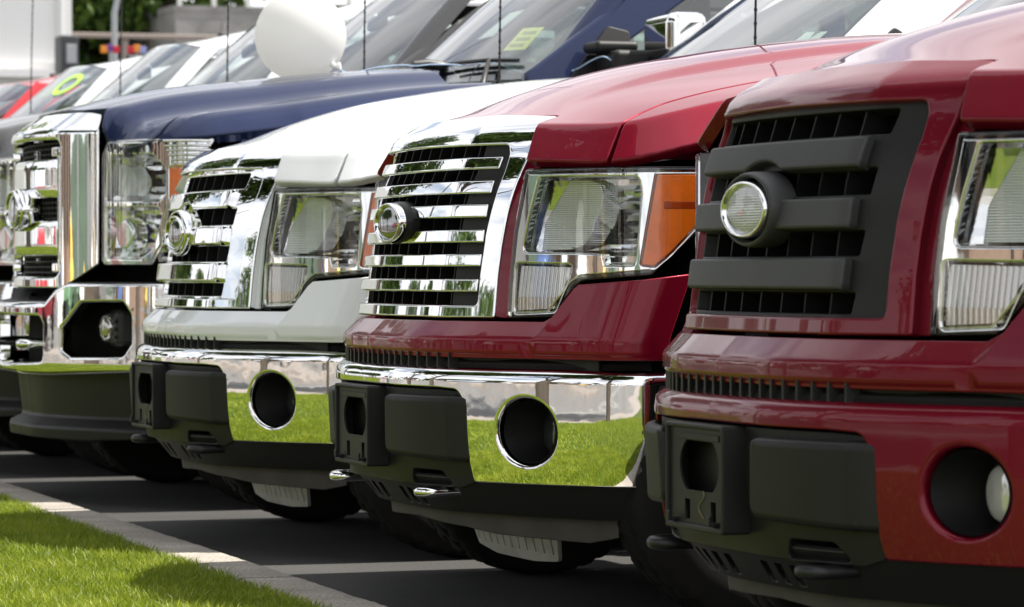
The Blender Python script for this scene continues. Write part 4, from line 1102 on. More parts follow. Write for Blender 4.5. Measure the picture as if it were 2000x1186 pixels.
# ------------------------------------------------------------------ ground
def flat_sheet(pts, z, cell=None):
    g = Geo(); V = np.array([(x, y, z) for x, y in pts]); g.add(V, np.tile([0, 0, 1.0], (len(V), 1)), [tuple(range(len(V)))]); return g
kerb_front = lambda x: .035 - .0265 * (x + 2.0)
KX0, KX1 = -60.0, 30.0
structure('ground', flat_sheet([(-400, -400), (400, -400), (400, 400), (-400, 400)], -.03), M['road'])
structure('parking_lot', flat_sheet([(KX0, kerb_front(KX0) - .02), (KX1, kerb_front(KX1) - .02), (KX1, 60), (KX0, 60)], 0.0), M['asphalt'])
structure('lawn', flat_sheet([(KX0, -6.0), (KX1, -6.0), (KX1, kerb_front(KX1) - .17), (KX0, kerb_front(KX0) - .17)], .022), M['soil'])
kerb = empty('kerb'); kerb['kind'] = 'structure'
def kerb_stone_g(L):
    g = rbox((0, 0, -.035), (L - .010, .190, .16), .012)
    # worn top edges: wobble the vertices a little
    return g
kme = None
for i in range(30):
    x = -59 + i * 3.0
    if kme is None:
        def long_stone():
            g = Geo(); prof = [(.095, -.11), (.095, .018), (.092, .032), (.086, .041), (.076, .045), (-.076, .045), (-.086, .041), (-.093, .032), (-.095, .018), (-.095, -.11)]
            xs = np.linspace(-1.490, 1.490, 60); m = len(prof)
            V = np.array([(x_, p[0] + rng.normal(0, .0014) * (p[1] > 0), p[1] + rng.normal(0, .0009) * (p[1] > .03)) for x_ in xs for p in prof])
            pn = np.array(prof); d = np.gradient(pn, axis=0); nn = np.stack([-d[:, 1], d[:, 0]], 1); nn /= np.linalg.norm(nn, axis=1, keepdims=True); nn = -nn
            if nn[4][1] < 0: nn = -nn
            N = np.array([(0, a, b) for _ in xs for a, b in nn])
            F = [(a*m + j, a*m + j + 1, (a+1)*m + j + 1, (a+1)*m + j) for a in range(len(xs)-1) for j in range(m-1)]
            q = V[list(F[4])]
            if np.cross(q[1]-q[0], q[2]-q[0])[2] < 0: F = [f[::-1] for f in F]
            g.add(V, N, F)
            for e, s in ((0, -1), (len(xs)-1, 1)): g.add(V[e*m:(e+1)*m], np.tile([s, 0, 0], (m, 1)), [tuple(range(m)) if s > 0 else tuple(reversed(range(m)))])
            return g
        kme = cached('kerb_stone', long_stone)
    o = link('kerb_stone', kme, M['kerb'], kerb, (x + .45, kerb_front(x + .45) - .095, 0)); o.rotation_euler = (0, 0, math.atan(-.0265))

# lawn blades: dense where the camera looks, sparser where only the chrome sees them
def blades(name, n, x0, x1, y0, y1, h, w, seed, zb=.02, ymax=True):
    r = np.random.default_rng(seed)
    x = r.uniform(x0, x1, n); y = r.uniform(y0, y1, n)
    lim = kerb_front(x) - .175
    k = y < lim if ymax else np.ones(n, bool); x, y = x[k], y[k]; n = len(x)
    # tufts
    f = .5 + .5*np.sin(x*7.1 + np.sin(y*9.3)*2) * np.sin(y*8.3 + np.cos(x*5.7)*2)
    hh = h * (0.55 + .35*f + .55*r.random(n)**2); a = r.uniform(0, 2*np.pi, n); ww = w * r.uniform(.7, 1.3, n)
    la = r.uniform(0, 2*np.pi, n); lean = hh * r.uniform(.15, .95, n)
    dx, dy = np.cos(a)*ww, np.sin(a)*ww; lx, ly = np.cos(la)*lean, np.sin(la)*lean
    B = np.stack([x, y, np.full(n, zb)], 1); Md = B + np.stack([lx*.3, ly*.3, hh*.62], 1); T = B + np.stack([lx, ly, hh], 1)
    D = np.stack([dx, dy, np.zeros(n)], 1)
    V = np.stack([B - D, B + D, Md + D*.8, Md - D*.8, T], 1).reshape(-1, 3)
    me = bpy.data.meshes.new(name); nv = len(V)
    me.vertices.add(nv); me.vertices.foreach_set('co', V.astype(np.float32).ravel())
    i = np.arange(n) * 5
    quad = np.stack([i, i+1, i+2, i+3], 1); tri = np.stack([i+3, i+2, i+4], 1)
    loops = np.concatenate([quad.ravel(), tri.ravel()]); me.loops.add(len(loops)); me.loops.foreach_set('vertex_index', loops.astype(np.int32))
    ls = np.concatenate([np.arange(n)*4, n*4 + np.arange(n)*3]); me.polygons.add(2*n)
    me.polygons.foreach_set('loop_start', ls.astype(np.int32))
    me.update(calc_edges=True); me.validate()
    at = me.attributes.new('tone', 'FLOAT', 'POINT')
    tone = np.repeat(np.clip(.35*f + .65*r.random(n), 0, 1), 5); at.data.foreach_set('value', tone.astype(np.float32))
    return me
link('lawn_grass', blades('lawn_grass', 260000, -9.6, -.6, -1.6, .1, .038, .0016, 3), M['blade'], kind='stuff')
link('lawn_grass', blades('lawn_grass', 110000, -22, 6, -6.0, -1.55, .06, .0042, 4), M['blade'], kind='stuff')

link('lawn_grass', blades('lawn_grass', 45000, -.6, 9, -1.6, .1, .042, .0026, 5), M['blade'], kind='stuff')
link('lawn_grass', blades('lawn_grass', 40000, -25, -9.6, -1.6, .9, .045, .0032, 6), M['blade'], kind='stuff')

# ------------------------------------------------------------------ the pickups
GRP = 'pickups parked nose to the kerb'
t1 = empty('pickup_truck', (0, 0, 0), label='nearest burgundy pickup with body-coloured grille frame, dark grey bars and painted bumper', category='pickup truck', group=GRP)
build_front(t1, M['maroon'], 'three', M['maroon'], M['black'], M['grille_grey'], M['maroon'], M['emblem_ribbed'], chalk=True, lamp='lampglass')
t2 = empty('pickup_truck', (-2.57471, .0685, 0), label='bright red pickup with six chrome grille bars and a chrome bumper', category='pickup truck', group=GRP)
build_front(t2, M['red'], 'six', M['chrome_bumper'], M['chrome'], M['chrome'], M['chrome'], M['emblem_dark'])
t3 = empty('pickup_truck', (-4.91854, .0616, 0), label='white pickup with chrome three-bar grille between the red pickup and the navy one', category='pickup truck', group=GRP)
build_front(t3, M['white'], 'three', M['chrome_bumper'], M['black'], M['chrome'], M['chrome'], M['emblem_dark'], chalk=True)
for t, paint in ((t1, M['maroon']), (t2, M['red']), (t3, M['white'])):
    build_cab(t, paint, 'ht_', 1.70, 1.50, paint, 1.55, 1.48, mirror='folded')
    wheels(t, .83, 4.55, .85)
heavy = [(-7.4, 0.0, 'navy', 'navy heavy-duty pickup with tall chrome grille and a white balloon on its hood'),
         (-9.7, 0.0, 'charcoal', 'charcoal grey heavy-duty pickup just beyond the navy pickup, mostly hidden by the balloon'),
         (-12.0, 0.0, 'white', 'white heavy-duty pickup next to the charcoal one, its cab behind the balloon'),
         (-14.4, 0.0, 'white', 'white heavy-duty pickup standing left of the balloon under the concrete building'),
         (-16.8, 0.0, 'white', 'white heavy-duty pickup with a lime green ring sticker on its windscreen'),
         (-19.2, 0.0, 'scarlet', 'scarlet heavy-duty pickup at the far end in front of the white wall')]
HV = []
for x, y, c, lab in heavy:
    t = empty('pickup_truck', (x, y, 0), label=lab, category='pickup truck', group=GRP)
    build_heavy(t, M[c], M['chrome'], M['chrome'])
    build_cab(t, M[c], 'hd_', 1.77, 1.66, M[c], 1.86, 1.72, mirror='chrome' if c == 'navy' else 'folded', ztop=2.24, rake=1.08, rise=.15)
    wheels(t, .98, 5.0, .86)
    HV.append(t)
navy = HV[0]
def lifted_wiper():
    g = tube([(.22, 1.74, 1.742), (.22, 1.80, 1.745), (.22, 1.88, 1.735), (.22, 1.955, 1.715)], [.016, .022, .020, .012], 8)
    g.merge(tube([(.30, 1.93, 1.66), (.25, 1.90, 1.71), (.22, 1.86, 1.752)], [.010, .009, .008], 6))
    return g
link('wiper', lifted_wiper().mesh('lifted_wiper'), M['black'], navy)
# raised lettering on the chrome above the navy pickup's grille
def lettering():
    cu = bpy.data.curves.new('hood_lettering', 'FONT'); cu.body = 'SUPER DUTY'; cu.size = .062; cu.extrude = .002; cu.align_x = 'CENTER'; cu.space_character = 1.35; cu.shear = .3; cu.resolution_u = 3
    ob = bpy.data.objects.new('tmp', cu); COL.objects.link(ob)
    dg = bpy.context.evaluated_depsgraph_get(); me = bpy.data.meshes.new_from_object(ob.evaluated_get(dg)); bpy.data.objects.remove(ob)
    V = np.array([v.co[:] for v in me.vertices]); t = TC2 + .030 + V[:, 1]
    P_ = ghd(V[:, 0] * 1.0, t, 0.0); P_[:, 2] += V[:, 2] * .8 + .0005; P_[:, 1] -= V[:, 2] * .6 + .0005
    for v, p in zip(me.vertices, P_): v.co = p
    me.update(); me.name = 'hood_lettering'; me.materials.clear(); me.materials.append(None)
    return me
link('hood_lettering', lettering(), M['chrome'], navy)

# windscreen papers and stickers: children of the trucks they are stuck on
def ws_patch(tag, y0, z0, ztop, rake, pts, out=.004):
    H = ztop - z0; RUN = rake*H
    def f(s, t):
        u = (t - z0)/H; return st3(s, y0 + RUN*u + .42*s*s*(1 - .35*u) - out*.55 + .05*u*u, t - .035*s*s*u + out*.8)
    return panel(f, np.array(pts), r=.0005, seg=1, depth=.0008, step=.06)
HDW = (1.77, 1.66, 2.24, 1.08); HTW = (1.70, 1.50, 2.05, 1.40)
def patch(root, name, W, pts, mat, out=-.012): return link(name, ws_patch(name, *W, pts, out).mesh(name), mat, root)
s1 = patch(navy, 'yellow_sticker', HDW, [(.50, 1.80), (.62, 1.80), (.60, 1.895), (.48, 1.895)], M['yellow'])
for k in range(3):
    z = 1.815 + .026*k; link('print_line', ws_patch('pl', *HDW, [(.515, z), (.59, z), (.588, z + .012), (.512, z + .012)], -.010).mesh('print_line'), M['ink'], s1)
patch(navy, 'window_paper', HDW, [(.22, 1.86), (.32, 1.87), (.34, 1.98), (.25, 1.97)], M['paper'])
patch(t3, 'window_paper', HTW, [(.58, 1.60), (.68, 1.60), (.665, 1.72), (.64, 1.72), (.63, 1.69), (.615, 1.72), (.58, 1.72)], M['paper'])
patch(HV[1], 'window_paper', HDW, [(.14, 1.97), (.30, 1.99), (.29, 2.015), (.14, 2.0)], M['paper'])
for tt in (HV[2], HV[3]): patch(tt, 'window_tint_sticker', HDW, [(-.10, 1.72), (.10, 1.72), (.08, 2.0), (-.12, 2.0)], M['paper'])
w8 = HV[4]
ring = [(.40 + .125*math.cos(a), 2.125 + .072*math.sin(a)) for a in np.linspace(0, 2*math.pi, 40, endpoint=False)]
inner = [(.40 + .088*math.cos(a), 2.125 + .046*math.sin(a)) for a in np.linspace(0, 2*math.pi, 40, endpoint=False)]
def ring_g():
    y0, z0, zt, rake = HDW; H = zt - z0; RUN = rake*H
    def f(s, t):
        u = (t - z0)/H; return st3(s, y0 + RUN*u + .42*s*s*(1 - .35*u) - .004*.55 + .05*u*u, t - .035*s*s*u + .004*.8)
    return panel(f, np.array(ring), holes=[np.array(inner)], r=.0005, seg=1, depth=.0008, step=.05)
link('lime_ring_sticker', ring_g().mesh('lime_ring_sticker'), M['lime'], w8)
patch(w8, 'white_disc_sticker', HDW, [(.40 + .080*math.cos(a), 2.125 + .040*math.sin(a)) for a in np.linspace(0, 2*math.pi, 30, endpoint=False)], M['paper'])
patch(w8, 'white_disc_sticker', HDW, [(.47 + .075*math.cos(a), 2.195 + .030*math.sin(a)) for a in np.linspace(0, 2*math.pi, 30, endpoint=False)], M['paper'], -.014)
for k in range(3): patch(w8, 'lime_stripe_sticker', HDW, [(.06 + .055*k, 2.06), (.095 + .055*k, 2.06), (.17 + .05*k, 2.215), (.135 + .05*k, 2.215)], M['lime'])

# ------------------------------------------------------------------ balloon and its ribbon
bal = empty('balloon', (-7.3, 1.30, 1.857), label='round white balloon resting on the navy hood', category='balloon')
def bal_g():
    g = lathe([(-.186, .002)] + [(-.186*math.cos(t), .186*math.sin(t)*(1 + .02*math.cos(t))) for t in np.linspace(.08, math.pi - .16, 30)] + [(.190, .022), (.196, .010), (.199, .008)], 'x', 56)
    return g
m_ = Matrix.Rotation(R(38), 4, 'Z') @ Matrix.Rotation(R(38), 4, 'Y')
link('balloon_skin', bal_g().xf(m_).mesh('balloon_skin'), M['latex'], bal)
kd = np.array(m_)[:3, :3] @ np.array([1, 0, 0])
neck = kd * .197
link('balloon_knot', tube([neck - kd*.006, neck + kd*.006, neck + kd*.014, neck + kd*.034 + np.array([0, .012, .016])], [.011, .014, .007, .017], 9).mesh('balloon_knot'), M['latex'], bal)
kp = np.array([-7.3, 1.30, 1.857]) + neck + kd*.010
def hz(x, y): return float(hdz(np.array([x + 7.4]), np.array([y]))[0])
rp = [kp, kp + np.array([.05, .05, -.03])]
for q in np.linspace(0, 1, 14):
    x = kp[0] + .10 + (-6.90 - kp[0] - .1)*q; y = kp[1] + .14 + (2.02 - kp[1] - .14)*q
    z = max(hz(x, min(y, 1.80)) + .008, 0) + .008*abs(math.sin(q*9)); z += .022*max(0, (y - 1.8)/.3)
    rp.append(np.array([x, y + .02*math.sin(q*11), z]))
rp += [np.array([-6.62, 2.10, 1.665]), np.array([-6.46, 2.17, 1.69]), np.array([-6.36, 2.20, 1.72]), np.array([-6.30, 2.23, 1.735]), np.array([-6.26, 2.26, 1.71])]
def smooth_path(P_, k=4):
    P_ = np.array(P_); out = []
    for i in range(len(P_)-1):
        p0, p1, p2, p3 = P_[max(i-1, 0)], P_[i], P_[i+1], P_[min(i+2, len(P_)-1)]
        for j in range(k):
            t = j/k; out.append(.5*((2*p1) + (-p0+p2)*t + (2*p0-5*p1+4*p2-p3)*t*t + (-p0+3*p1-3*p2+p3)*t**3))
    out.append(P_[-1]); return np.array(out)
thing('ribbon', tube(smooth_path(rp), .0030, 5), M['ribbon'], 'thin pale blue ribbon running from the balloon knot to the navy door mirror', 'ribbon')

# ------------------------------------------------------------------ backdrop behind the row
M['wall_white'] = pmat('white_metal_cladding', (.88, .87, .86), .5, noise=(.6, .02))
M['wall_grey'] = concrete_mat('board_marked_concrete', (.25, .245, .235), 1.2)
M['rail'] = pmat('pale_painted_steel', (.62, .63, .62), .5)
M['pole'] = pmat('galvanised_steel', (.40, .42, .43), .4, .6)
M['rust'] = pmat('weathered_guard_rail', (.24, .20, .18), .7)
M['dark_box'] = pmat('dark_grey_cabinet', (.05, .055, .06), .5)
for nm, c in (('flag_red', (.55, .02, .04)), ('flag_orange', (.80, .28, .03)), ('flag_purple', (.16, .05, .25)), ('flag_blue', (.30, .34, .62))):
    M[nm] = pmat(nm, c, .7)
# white clad building at the far left
wb = empty('white_building', (-52, 0, 0), label='white metal-clad building filling the upper left corner', category='building')
link('wall', box((-6, 0, 4.2), (12, 19.0, 8.4)).mesh('wall'), M['wall_white'], wb)
pm = box((0, 0, 0), (.05, 2.10, 4.2)).mesh('cladding_panel'); pm.materials.append(None)
for i in range(9):
    for z in (2.15 + 3.3, ):
        link('cladding_panel', pm, M['wall_white'], wb, (.035, -8.35 + i*2.13, z + 1.0 - .02))
link('base_ledge', box((.12, 0, 4.15), (.26, 19.1, .12)).mesh('base_ledge'), M['wall_white'], wb)
link('corner_trim', box((.06, 9.5, 4.2), (.14, .10, 8.4)).mesh('corner_trim'), M['rail'], wb)
wb.location = (-52, .55, 0)
# concrete building with railing
cb_ = empty('concrete_building', (-66, 21.6, 0), label='grey board-marked concrete building with a pale railing on its roof edge', category='building')
link('wall', box((-5, 0, 3.15), (10, 12.0, 6.3)).mesh('wall'), M['wall_grey'], cb_)
bm_ = box((0, 0, 0), (.06, .98, .60)).mesh('concrete_panel'); bm_.materials.append(None)
for i in range(12):
    for k in range(10): link('concrete_panel', bm_, M['wall_grey'], cb_, (.04, -5.5 + i*1.0, .31 + k*.61))
link('roof_slab', box((-5, 0, 6.36), (10.04, 12.04, .12)).mesh('roof_slab'), M['wall_grey'], cb_)
for i in range(17): link('railing_post', cached('railing_post', lambda: box((0, 0, .4), (.09, .09, .8))), M['rail'], cb_, (.05, -5.9 + i*.74, 6.4))
link('handrail', box((.05, 0, 7.22), (.10, 12.0, .08)).mesh('handrail'), M['rail'], cb_)
# guard rail, lamp post, cabinet
gr = empty('guard_rail', (-65.7, 14.4, 0), label='weathered horizontal steel guard rail in front of the dark trees', category='guard rail')
link('rail_beam', rbox((0, 0, 5.73), (.10, 12, .11), .03).mesh('rail_beam'), M['rust'], gr)
for y in (-5.4, 0.1, 5.4): link('post', cached('gpost', lambda: box((0, 0, 2.83), (.12, .12, 5.66))), M['rust'], gr, (-.1, y, 0))
lp = empty('lamp_post', (-46, 9.62, 0), label='thin grey street lamp post standing before the trees behind the white pickups', category='lamp post')
link('pole', tube([(0, 0, 0), (0, 0, 3.2), (0, 0, 4.75), (0, .10, 5.2), (0, .45, 5.9), (0, .9, 6.6)], [.055, .05, .045, .042, .04, .035], 12).mesh('pole'), M['pole'], lp)
link('lamp_head', rbox((0, 1.15, 6.72), (.22, .62, .12), .05).mesh('lamp_head'), M['pole'], lp)
ub = empty('utility_cabinet', (-49, 9.55, 0), label='dark grey utility cabinet right of the white building corner', category='cabinet')
link('cabinet_box', rbox((0, 0, 2.35), (.5, .28, 4.5), .03).mesh('cabinet_box'), M['dark_box'], ub)
link('gauge_panel', rbox((.26, .02, 4.30), (.03, .16, .3), .01).mesh('gauge_panel'), M['pole'], ub)
for i, (yy, cols) in enumerate(((8.62, ('flag_orange', 'flag_purple', 'flag_red')), (9.0, ('flag_red', 'flag_orange', 'flag_blue')))):
    bn = empty('banner_sign', (-42, yy, 0), label=['orange, purple and red banner left of the lamp post above the white roof', 'red, orange and blue banner right of the lamp post above the white roof'][i], category='banner', group='small banners above the white roof')
    link('banner_pole', tube([(0, 0, 0), (0, 0, 4.0)], .015, 8).mesh('banner_pole'), M['pole'], bn)
    for k, c in enumerate(cols):
        link('banner_strip', rbox((.02, -.09 + .085*k, 3.96 + .02*(k % 2)), (.02, .10, .10), .006).mesh('banner_strip'), M[c], bn)

# ------------------------------------------------------------------ trees
def leaf_mat(name, c0, c1):
    m = bpy.data.materials.new(name); m.use_nodes = True; n, l = nodes_of(m); n.clear()
    o = n.new('ShaderNodeOutputMaterial'); d = n.new('ShaderNodeBsdfPrincipled'); tr = n.new('ShaderNodeBsdfTranslucent'); x = n.new('ShaderNodeMixShader')
    a = n.new('ShaderNodeAttribute'); a.attribute_name = 'tone'; r = n.new('ShaderNodeValToRGB')
    r.color_ramp.elements[0].color = (*c0, 1); r.color_ramp.elements[1].color = (*c1, 1)
    l.new(a.outputs['Fac'], r.inputs['Fac']); l.new(r.outputs['Color'], d.inputs['Base Color']); l.new(r.outputs['Color'], tr.inputs['Color'])
    d.inputs['Roughness'].default_value = .6; d.inputs['Specular IOR Level'].default_value = .25; x.inputs[0].default_value = .28
    l.new(d.outputs[0], x.inputs[1]); l.new(tr.outputs[0], x.inputs[2]); l.new(x.outputs[0], o.inputs['Surface']); return m
M['leaf'] = leaf_mat('broad_leaf', (.020, .048, .008), (.085, .14, .022))
M['leaf_dark'] = leaf_mat('conifer_needles', (.010, .024, .008), (.035, .065, .020))
M['bark'] = pmat('bark', (.09, .07, .055), .9, noise=(8, .3))
def crown_mesh(name, seed, rx, rz, z0, n=7000, leaf=.13, conifer=False):
    r = np.random.default_rng(seed)
    nc = 46 if not conifer else 60
    if conifer:
        zz = r.random(nc)**.8; cc = np.stack([np.cos(r.uniform(0, 6.28, nc))*(1-zz)*rx*.8, np.sin(r.uniform(0, 6.28, nc))*(1-zz)*rx*.8, z0 + zz*rz*2], 1); cs = rx*(.16 + .3*(1-zz))
    else:
        d = r.normal(size=(nc, 3)); d /= np.linalg.norm(d, axis=1, keepdims=True); q = r.random(nc)**.45
        cc = d*q[:, None]*np.array([rx, rx, rz])*.85; cc[:, 2] += z0 + rz; cs = rx*r.uniform(.18, .36, nc)
    k = r.integers(0, nc, n); d = r.normal(size=(n, 3)); d /= np.linalg.norm(d, axis=1, keepdims=True)
    p = cc[k] + d*(cs[k]*r.random(n)**.4)[:, None]*np.array([1, 1, .75])
    a = r.normal(size=(n, 3)); a /= np.linalg.norm(a, axis=1, keepdims=True); b = np.cross(a, r.normal(size=(n, 3))); b /= np.linalg.norm(b, axis=1, keepdims=True)
    s = (leaf*r.uniform(.6, 1.3, n))[:, None]
    V = np.stack([p - a*s, p + b*s*.55, p + a*s, p - b*s*.55], 1).reshape(-1, 3)
    me = bpy.data.meshes.new(name); me.vertices.add(4*n); me.vertices.foreach_set('co', V.astype(np.float32).ravel())
    me.loops.add(4*n); me.loops.foreach_set('vertex_index', np.arange(4*n, dtype=np.int32)); me.polygons.add(n); me.polygons.foreach_set('loop_start', np.arange(n, dtype=np.int32)*4)
    me.update(calc_edges=True)
    at = me.attributes.new('tone', 'FLOAT', 'POINT'); tone = np.repeat(np.clip(r.random(nc)[k]*.5 + .5*r.random(n), 0, 1), 4); at.data.foreach_set('value', tone.astype(np.float32))
    me.materials.append(None); return me
CROWN = [crown_mesh('crown_a', 11, 2.9, 3.0, 2.2), crown_mesh('crown_b', 12, 2.4, 3.4, 2.0), crown_mesh('crown_c', 13, 3.3, 2.7, 2.4), crown_mesh('crown_d', 14, 2.0, 4.5, 1.0, 8000, .11, True), crown_mesh('crown_e', 15, 2.9, 2.5, 4.7, 17000, .13)]
def trunk_g(h, r0):
    g = tube([(0, 0, -.1), (.04, .02, h*.4), (-.03, .05, h*.75), (.02, 0, h)], [r0*1.25, r0, r0*.75, r0*.4], 9)
    for i in range(7):
        a = i*2.4; z = h*(.45 + .06*i); g.merge(tube([(0, 0, z), (math.cos(a)*.8, math.sin(a)*.8, z + .7), (math.cos(a)*1.7, math.sin(a)*1.7, z + 1.6)], [r0*.42, r0*.26, r0*.10], 6))
    return g
TRUNK = cached('trunk', lambda: trunk_g(5.4, .17))
def tree(x, y, v, sc, label, group, rot=None):
    t = empty('conifer_tree' if v == 3 else 'broadleaf_tree', (x, y, -.03), random.uniform(0, 6.28) if rot is None else rot, label=label, category='tree', group=group); t.scale = (sc, sc, sc)
    link('trunk', TRUNK, M['bark'], t); link('crown', CROWN[v], M['leaf_dark'] if v == 3 else M['leaf'], t)
    return t
for i, (x, y, v, s) in enumerate([(-72, 8.5, 0, 1.5), (-76, 12.5, 2, 1.7), (-70, 15.2, 1, 1.5), (-82, 10.5, 1, 2.0), (-84, 16, 0, 2.1), (-90, 6.5, 2, 2.1), (-69, 12.0, 3, 1.35), (-71, 14.0, 0, 1.45)]):
    tree(x, y, v, s, ['wide dark tree just right of the white building corner', 'broad tree in the middle of the clump behind the lamp post', 'slender tree closest to the concrete building', 'tall tree looming behind the guard rail, second row', 'tall tree partly behind the concrete building', 'tree mostly hidden behind the white building', 'dark conifer standing nearest the guard rail', 'round tree in front of the concrete building edge'][i], 'trees behind the far pickups')
# street side, seen in the chrome
for i, (x, y, v, s) in enumerate([(-33, -9.5, 0, 1.15), (-19, -26, 1, 1.1), (-44, -11, 2, 1.3), (-58, -10, 0, 1.5), (-12.5, -24, 2, 1.3), (-3, -27, 0, 1.4), (6, -25, 1, 1.3), (-22, -33, 3, 1.5), (-27, -36, 3, 1.3), (-34, -34, 0, 1.5), (-45, -38, 3, 1.6), (-60, -34, 1, 1.7), (16, -30, 2, 1.5), (-70, -22, 2, 1.8), (-15, -44, 0, 1.9), (2, -48, 3, 1.8), (-85, -40, 0, 2.2), (-23, -4.0, 0, 1.35), (-2.2, -5.4, 4, 1.0), (-9.6, -7.0, 4, 1.05), (1.6, -5.2, 4, .95), (-5.9, -6.4, 4, 1.0)]):
    if y < -8: s *= .60
    tree(x, y, v, s, 'roadside tree seen in the chrome, ' + ['on the near verge by the first street light', 'slender one beside the far pavement', 'on the near verge beyond the first', 'large one at the far end of the verge', 'wide one before the white red-roofed shop', 'round one before the brown shop', 'slender one right of the brown shop', 'conifer left of the red-roofed shop', 'short conifer beside the red-roofed shop', 'round one at the side of the red-roofed shop', 'conifer between the two white shops', 'tall slender one before the two-storey shop', 'wide one by the near-end shop', 'wide one far down the road', 'tall one behind the brown shop', 'tall conifer behind the brown shop', 'tallest one far behind the two-storey shop', 'standing on the lawn beyond the scarlet pickup', 'wide tall one facing the bright red pickup', 'tall one facing the navy pickup', 'tall one facing the nearest pickup', 'tall one facing the white pickup'][i], 'trees across the road')

# ------------------------------------------------------------------ street in front of the row (reflected in the chrome)
structure('pavement', box((-15, -7.1, -.036), (90, 2.2, .12)), M['walk'])
structure('road', flat_sheet([(-300, -17.5), (300, -17.5), (300, -8.2), (-300, -8.2)], -.018), M['road'])
for k, y in enumerate((-12.8, -13.05)): structure('road_line', flat_sheet([(-120, y - .05), (80, y - .05), (80, y + .05), (-120, y + .05)], -.012), M['line'])
structure('far_pavement', box((-15, -18.6, -.02), (200, 2.2, .14)), M['walk'])
structure('forecourt', flat_sheet([(-120, -60), (80, -60), (80, -19.7), (-120, -19.7)], -.01), M['road'])
M['hill'] = pmat('wooded_hill', (.030, .052, .030), .95, noise=(.06, .35))
def hill_g(x0, x1, y, h, seed):
    r = np.random.default_rng(seed); n = 60; X = np.linspace(x0, x1, n); prof = h*(.45 + .3*np.sin(np.linspace(0, 5, n) + seed) + .12*np.sin(np.linspace(0, 17, n)) + .05*r.normal(size=n)); prof = np.maximum(prof, 2)
    rows = []; 
    for d, k in ((0, 0.0), (25, .55), (60, 1.0), (130, .8)): rows.append(np.stack([X, np.full(n, y - d), prof*k - (.5 if k == 0 else 0)], 1))
    V = np.stack(rows, 1).reshape(-1, 3); F = [(i*4 + j, i*4 + j + 1, (i+1)*4 + j + 1, (i+1)*4 + j) for i in range(n-1) for j in range(3)]
    N = np.zeros_like(V)
    for f in F:
        p = V[list(f)]; q = np.cross(p[2]-p[0], p[3]-p[1]); q = q if q[2] > 0 else -q
        for w in f: N[w] += q
    return Geo().add(V, N, F)
structure('hills', hill_g(-380, 260, -190, 34, 2), M['hill'])
M['render_white'] = pmat('white_render', (.72, .71, .68), .8, noise=(1, .05)); M['brown_wall'] = pmat('brown_timber_wall', (.22, .15, .11), .8, noise=(2, .15))
M['roof_red'] = pmat('red_roof_sheet', (.32, .05, .04), .6); M['roof_grey'] = pmat('grey_roof_sheet', (.20, .20, .21), .6)
def shop(x, y, w, d, h, wall, roof, label, nwin):
    b = empty('shop_building', (x, y, 0), label=label, category='building')
    link('wall', box((0, 0, h/2), (w, d, h)).mesh('wall'), wall, b); link('roof', box((0, 0, h + .2), (w + .8, d + .8, .42)).mesh('roof'), roof, b)
    wm = box((0, 0, 0), (w/nwin*.62, .08, h*.42)).mesh('window'); wm.materials.append(None)
    for i in range(nwin): link('window', wm, M['gloss_black'], b, (-w/2 + w/nwin*(i + .5), d/2 + .03, h*.48))
    return b
shop(-34, -44, 22, 10, 4.6, M['render_white'], M['roof_red'], 'white shop with a red roof across the road', 7)
shop(-64, -46, 24, 12, 6.2, M['render_white'], M['roof_grey'], 'white two-storey shop with a grey roof across the road', 8)
shop(-4, -52, 26, 12, 5.2, M['brown_wall'], M['roof_grey'], 'brown shop with a grey roof across the road', 8)
shop(30, -50, 24, 12, 5.6, M['render_white'], M['roof_grey'], 'white shop with a grey roof at the near end of the road', 8)
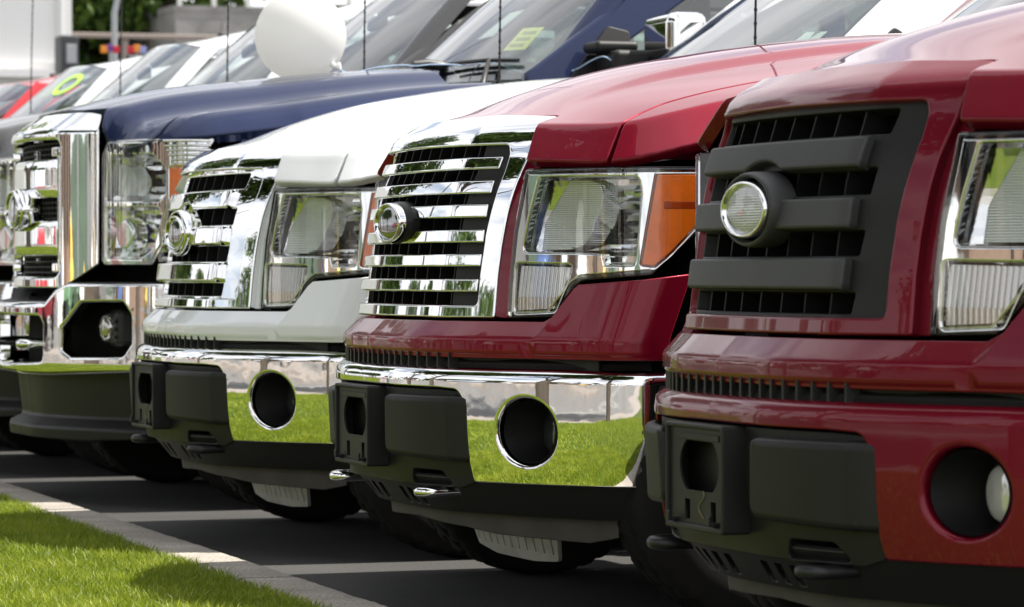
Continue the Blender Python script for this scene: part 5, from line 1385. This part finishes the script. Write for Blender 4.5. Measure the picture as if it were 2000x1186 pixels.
def car_body():
    g = Geo(); X = np.array([-2.2, -2.1, -1.4, -.75, -.2, 1.2, 1.75, 2.1, 2.2]); top = np.array([.60, .78, .90, .98, 1.42, 1.45, 1.02, .92, .55])
    def f(s, t): return st3(s, .86*np.cos(t)*np.abs(np.cos(t))**-.55*(1 - .12*np.maximum(0, np.sin(t)))*(1 - .10*np.abs(s/2.2)**4), .30 + np.maximum(0, np.sin(t))**.8*(pchip(X, top)(s) - .30))
    g.merge(sheet(f, -2.19, 2.19, .03, math.pi - .03, 40, 20, flip=False)); return g
CAR = cached('car_body', car_body)
def car_glass():
    g = box((.45, 0, 1.18), (1.5, 1.50, .30)); return g
CGL = cached('car_glass', car_glass); CWH = cached('car_wheel', lambda: lathe([(-.10, .0), (-.10, .28), (-.08, .33), (.08, .33), (.10, .28), (.10, .0)], 'y', 24))
cols = [(.45, .02, .03), (.55, .56, .57), (.03, .03, .035), (.72, .72, .72), (.30, .32, .34), (.40, .03, .05), (.05, .09, .22), (.6, .6, .58), (.55, .38, .05), (.10, .20, .10), (.35, .28, .2), (.5, .12, .02), (.2, .05, .15)]
CM = [pmat('car_paint_%d' % i, c, .3, .2, 1.0) for i, c in enumerate(cols)]
cn_names = ['red', 'silver', 'black', 'white', 'grey', 'crimson', 'blue', 'cream', 'gold', 'green', 'beige', 'orange', 'purple']
for i, (x, y, rz, c) in enumerate([(-38, -15.5, 0, 0), (-45, -23, 90, 1), (-48, -23, 90, 2), (-31, -23, 90, 4), (-28, -23, 90, 3), (-25, -23, 90, 5), (-19, -23, 90, 9), (-10, -23.5, 90, 6), (-7, -23.5, 90, 7), (1, -23, 90, 8), (9, -23, 90, 10), (-54, -23, 90, 11), (-57, -23, 90, 12)]):
    t = empty('parked_car', (x, y, 0), R(rz), label='small %s car parked across the road, seen in the chrome' % cn_names[c], category='car', group='cars across the road')
    link('body', CAR, CM[c], t); link('windows', CGL, M['gloss_black'], t)
    for wx in (-1.35, 1.35):
        for wy in (-.78, .78): link('wheel', CWH, M['rubber'], t, (wx, wy, .33))
for i, x in enumerate((-18, -48)):
    t = empty('street_light', (x, -7.9, 0), label=['dark street light on the near pavement opposite the row', 'dark street light on the near pavement far down the road'][i], category='street light', group='street lights along the road')
    link('pole', tube([(0, 0, 0), (0, 0, 7.6), (0, -.5, 8.0), (0, -1.8, 8.2)], [.09, .06, .05, .04], 10).mesh('pole'), M['dark_box'], t)
    link('lamp_head', rbox((0, -2.0, 8.2), (.22, .6, .12), .05).mesh('lamp_head'), M['dark_box'], t)
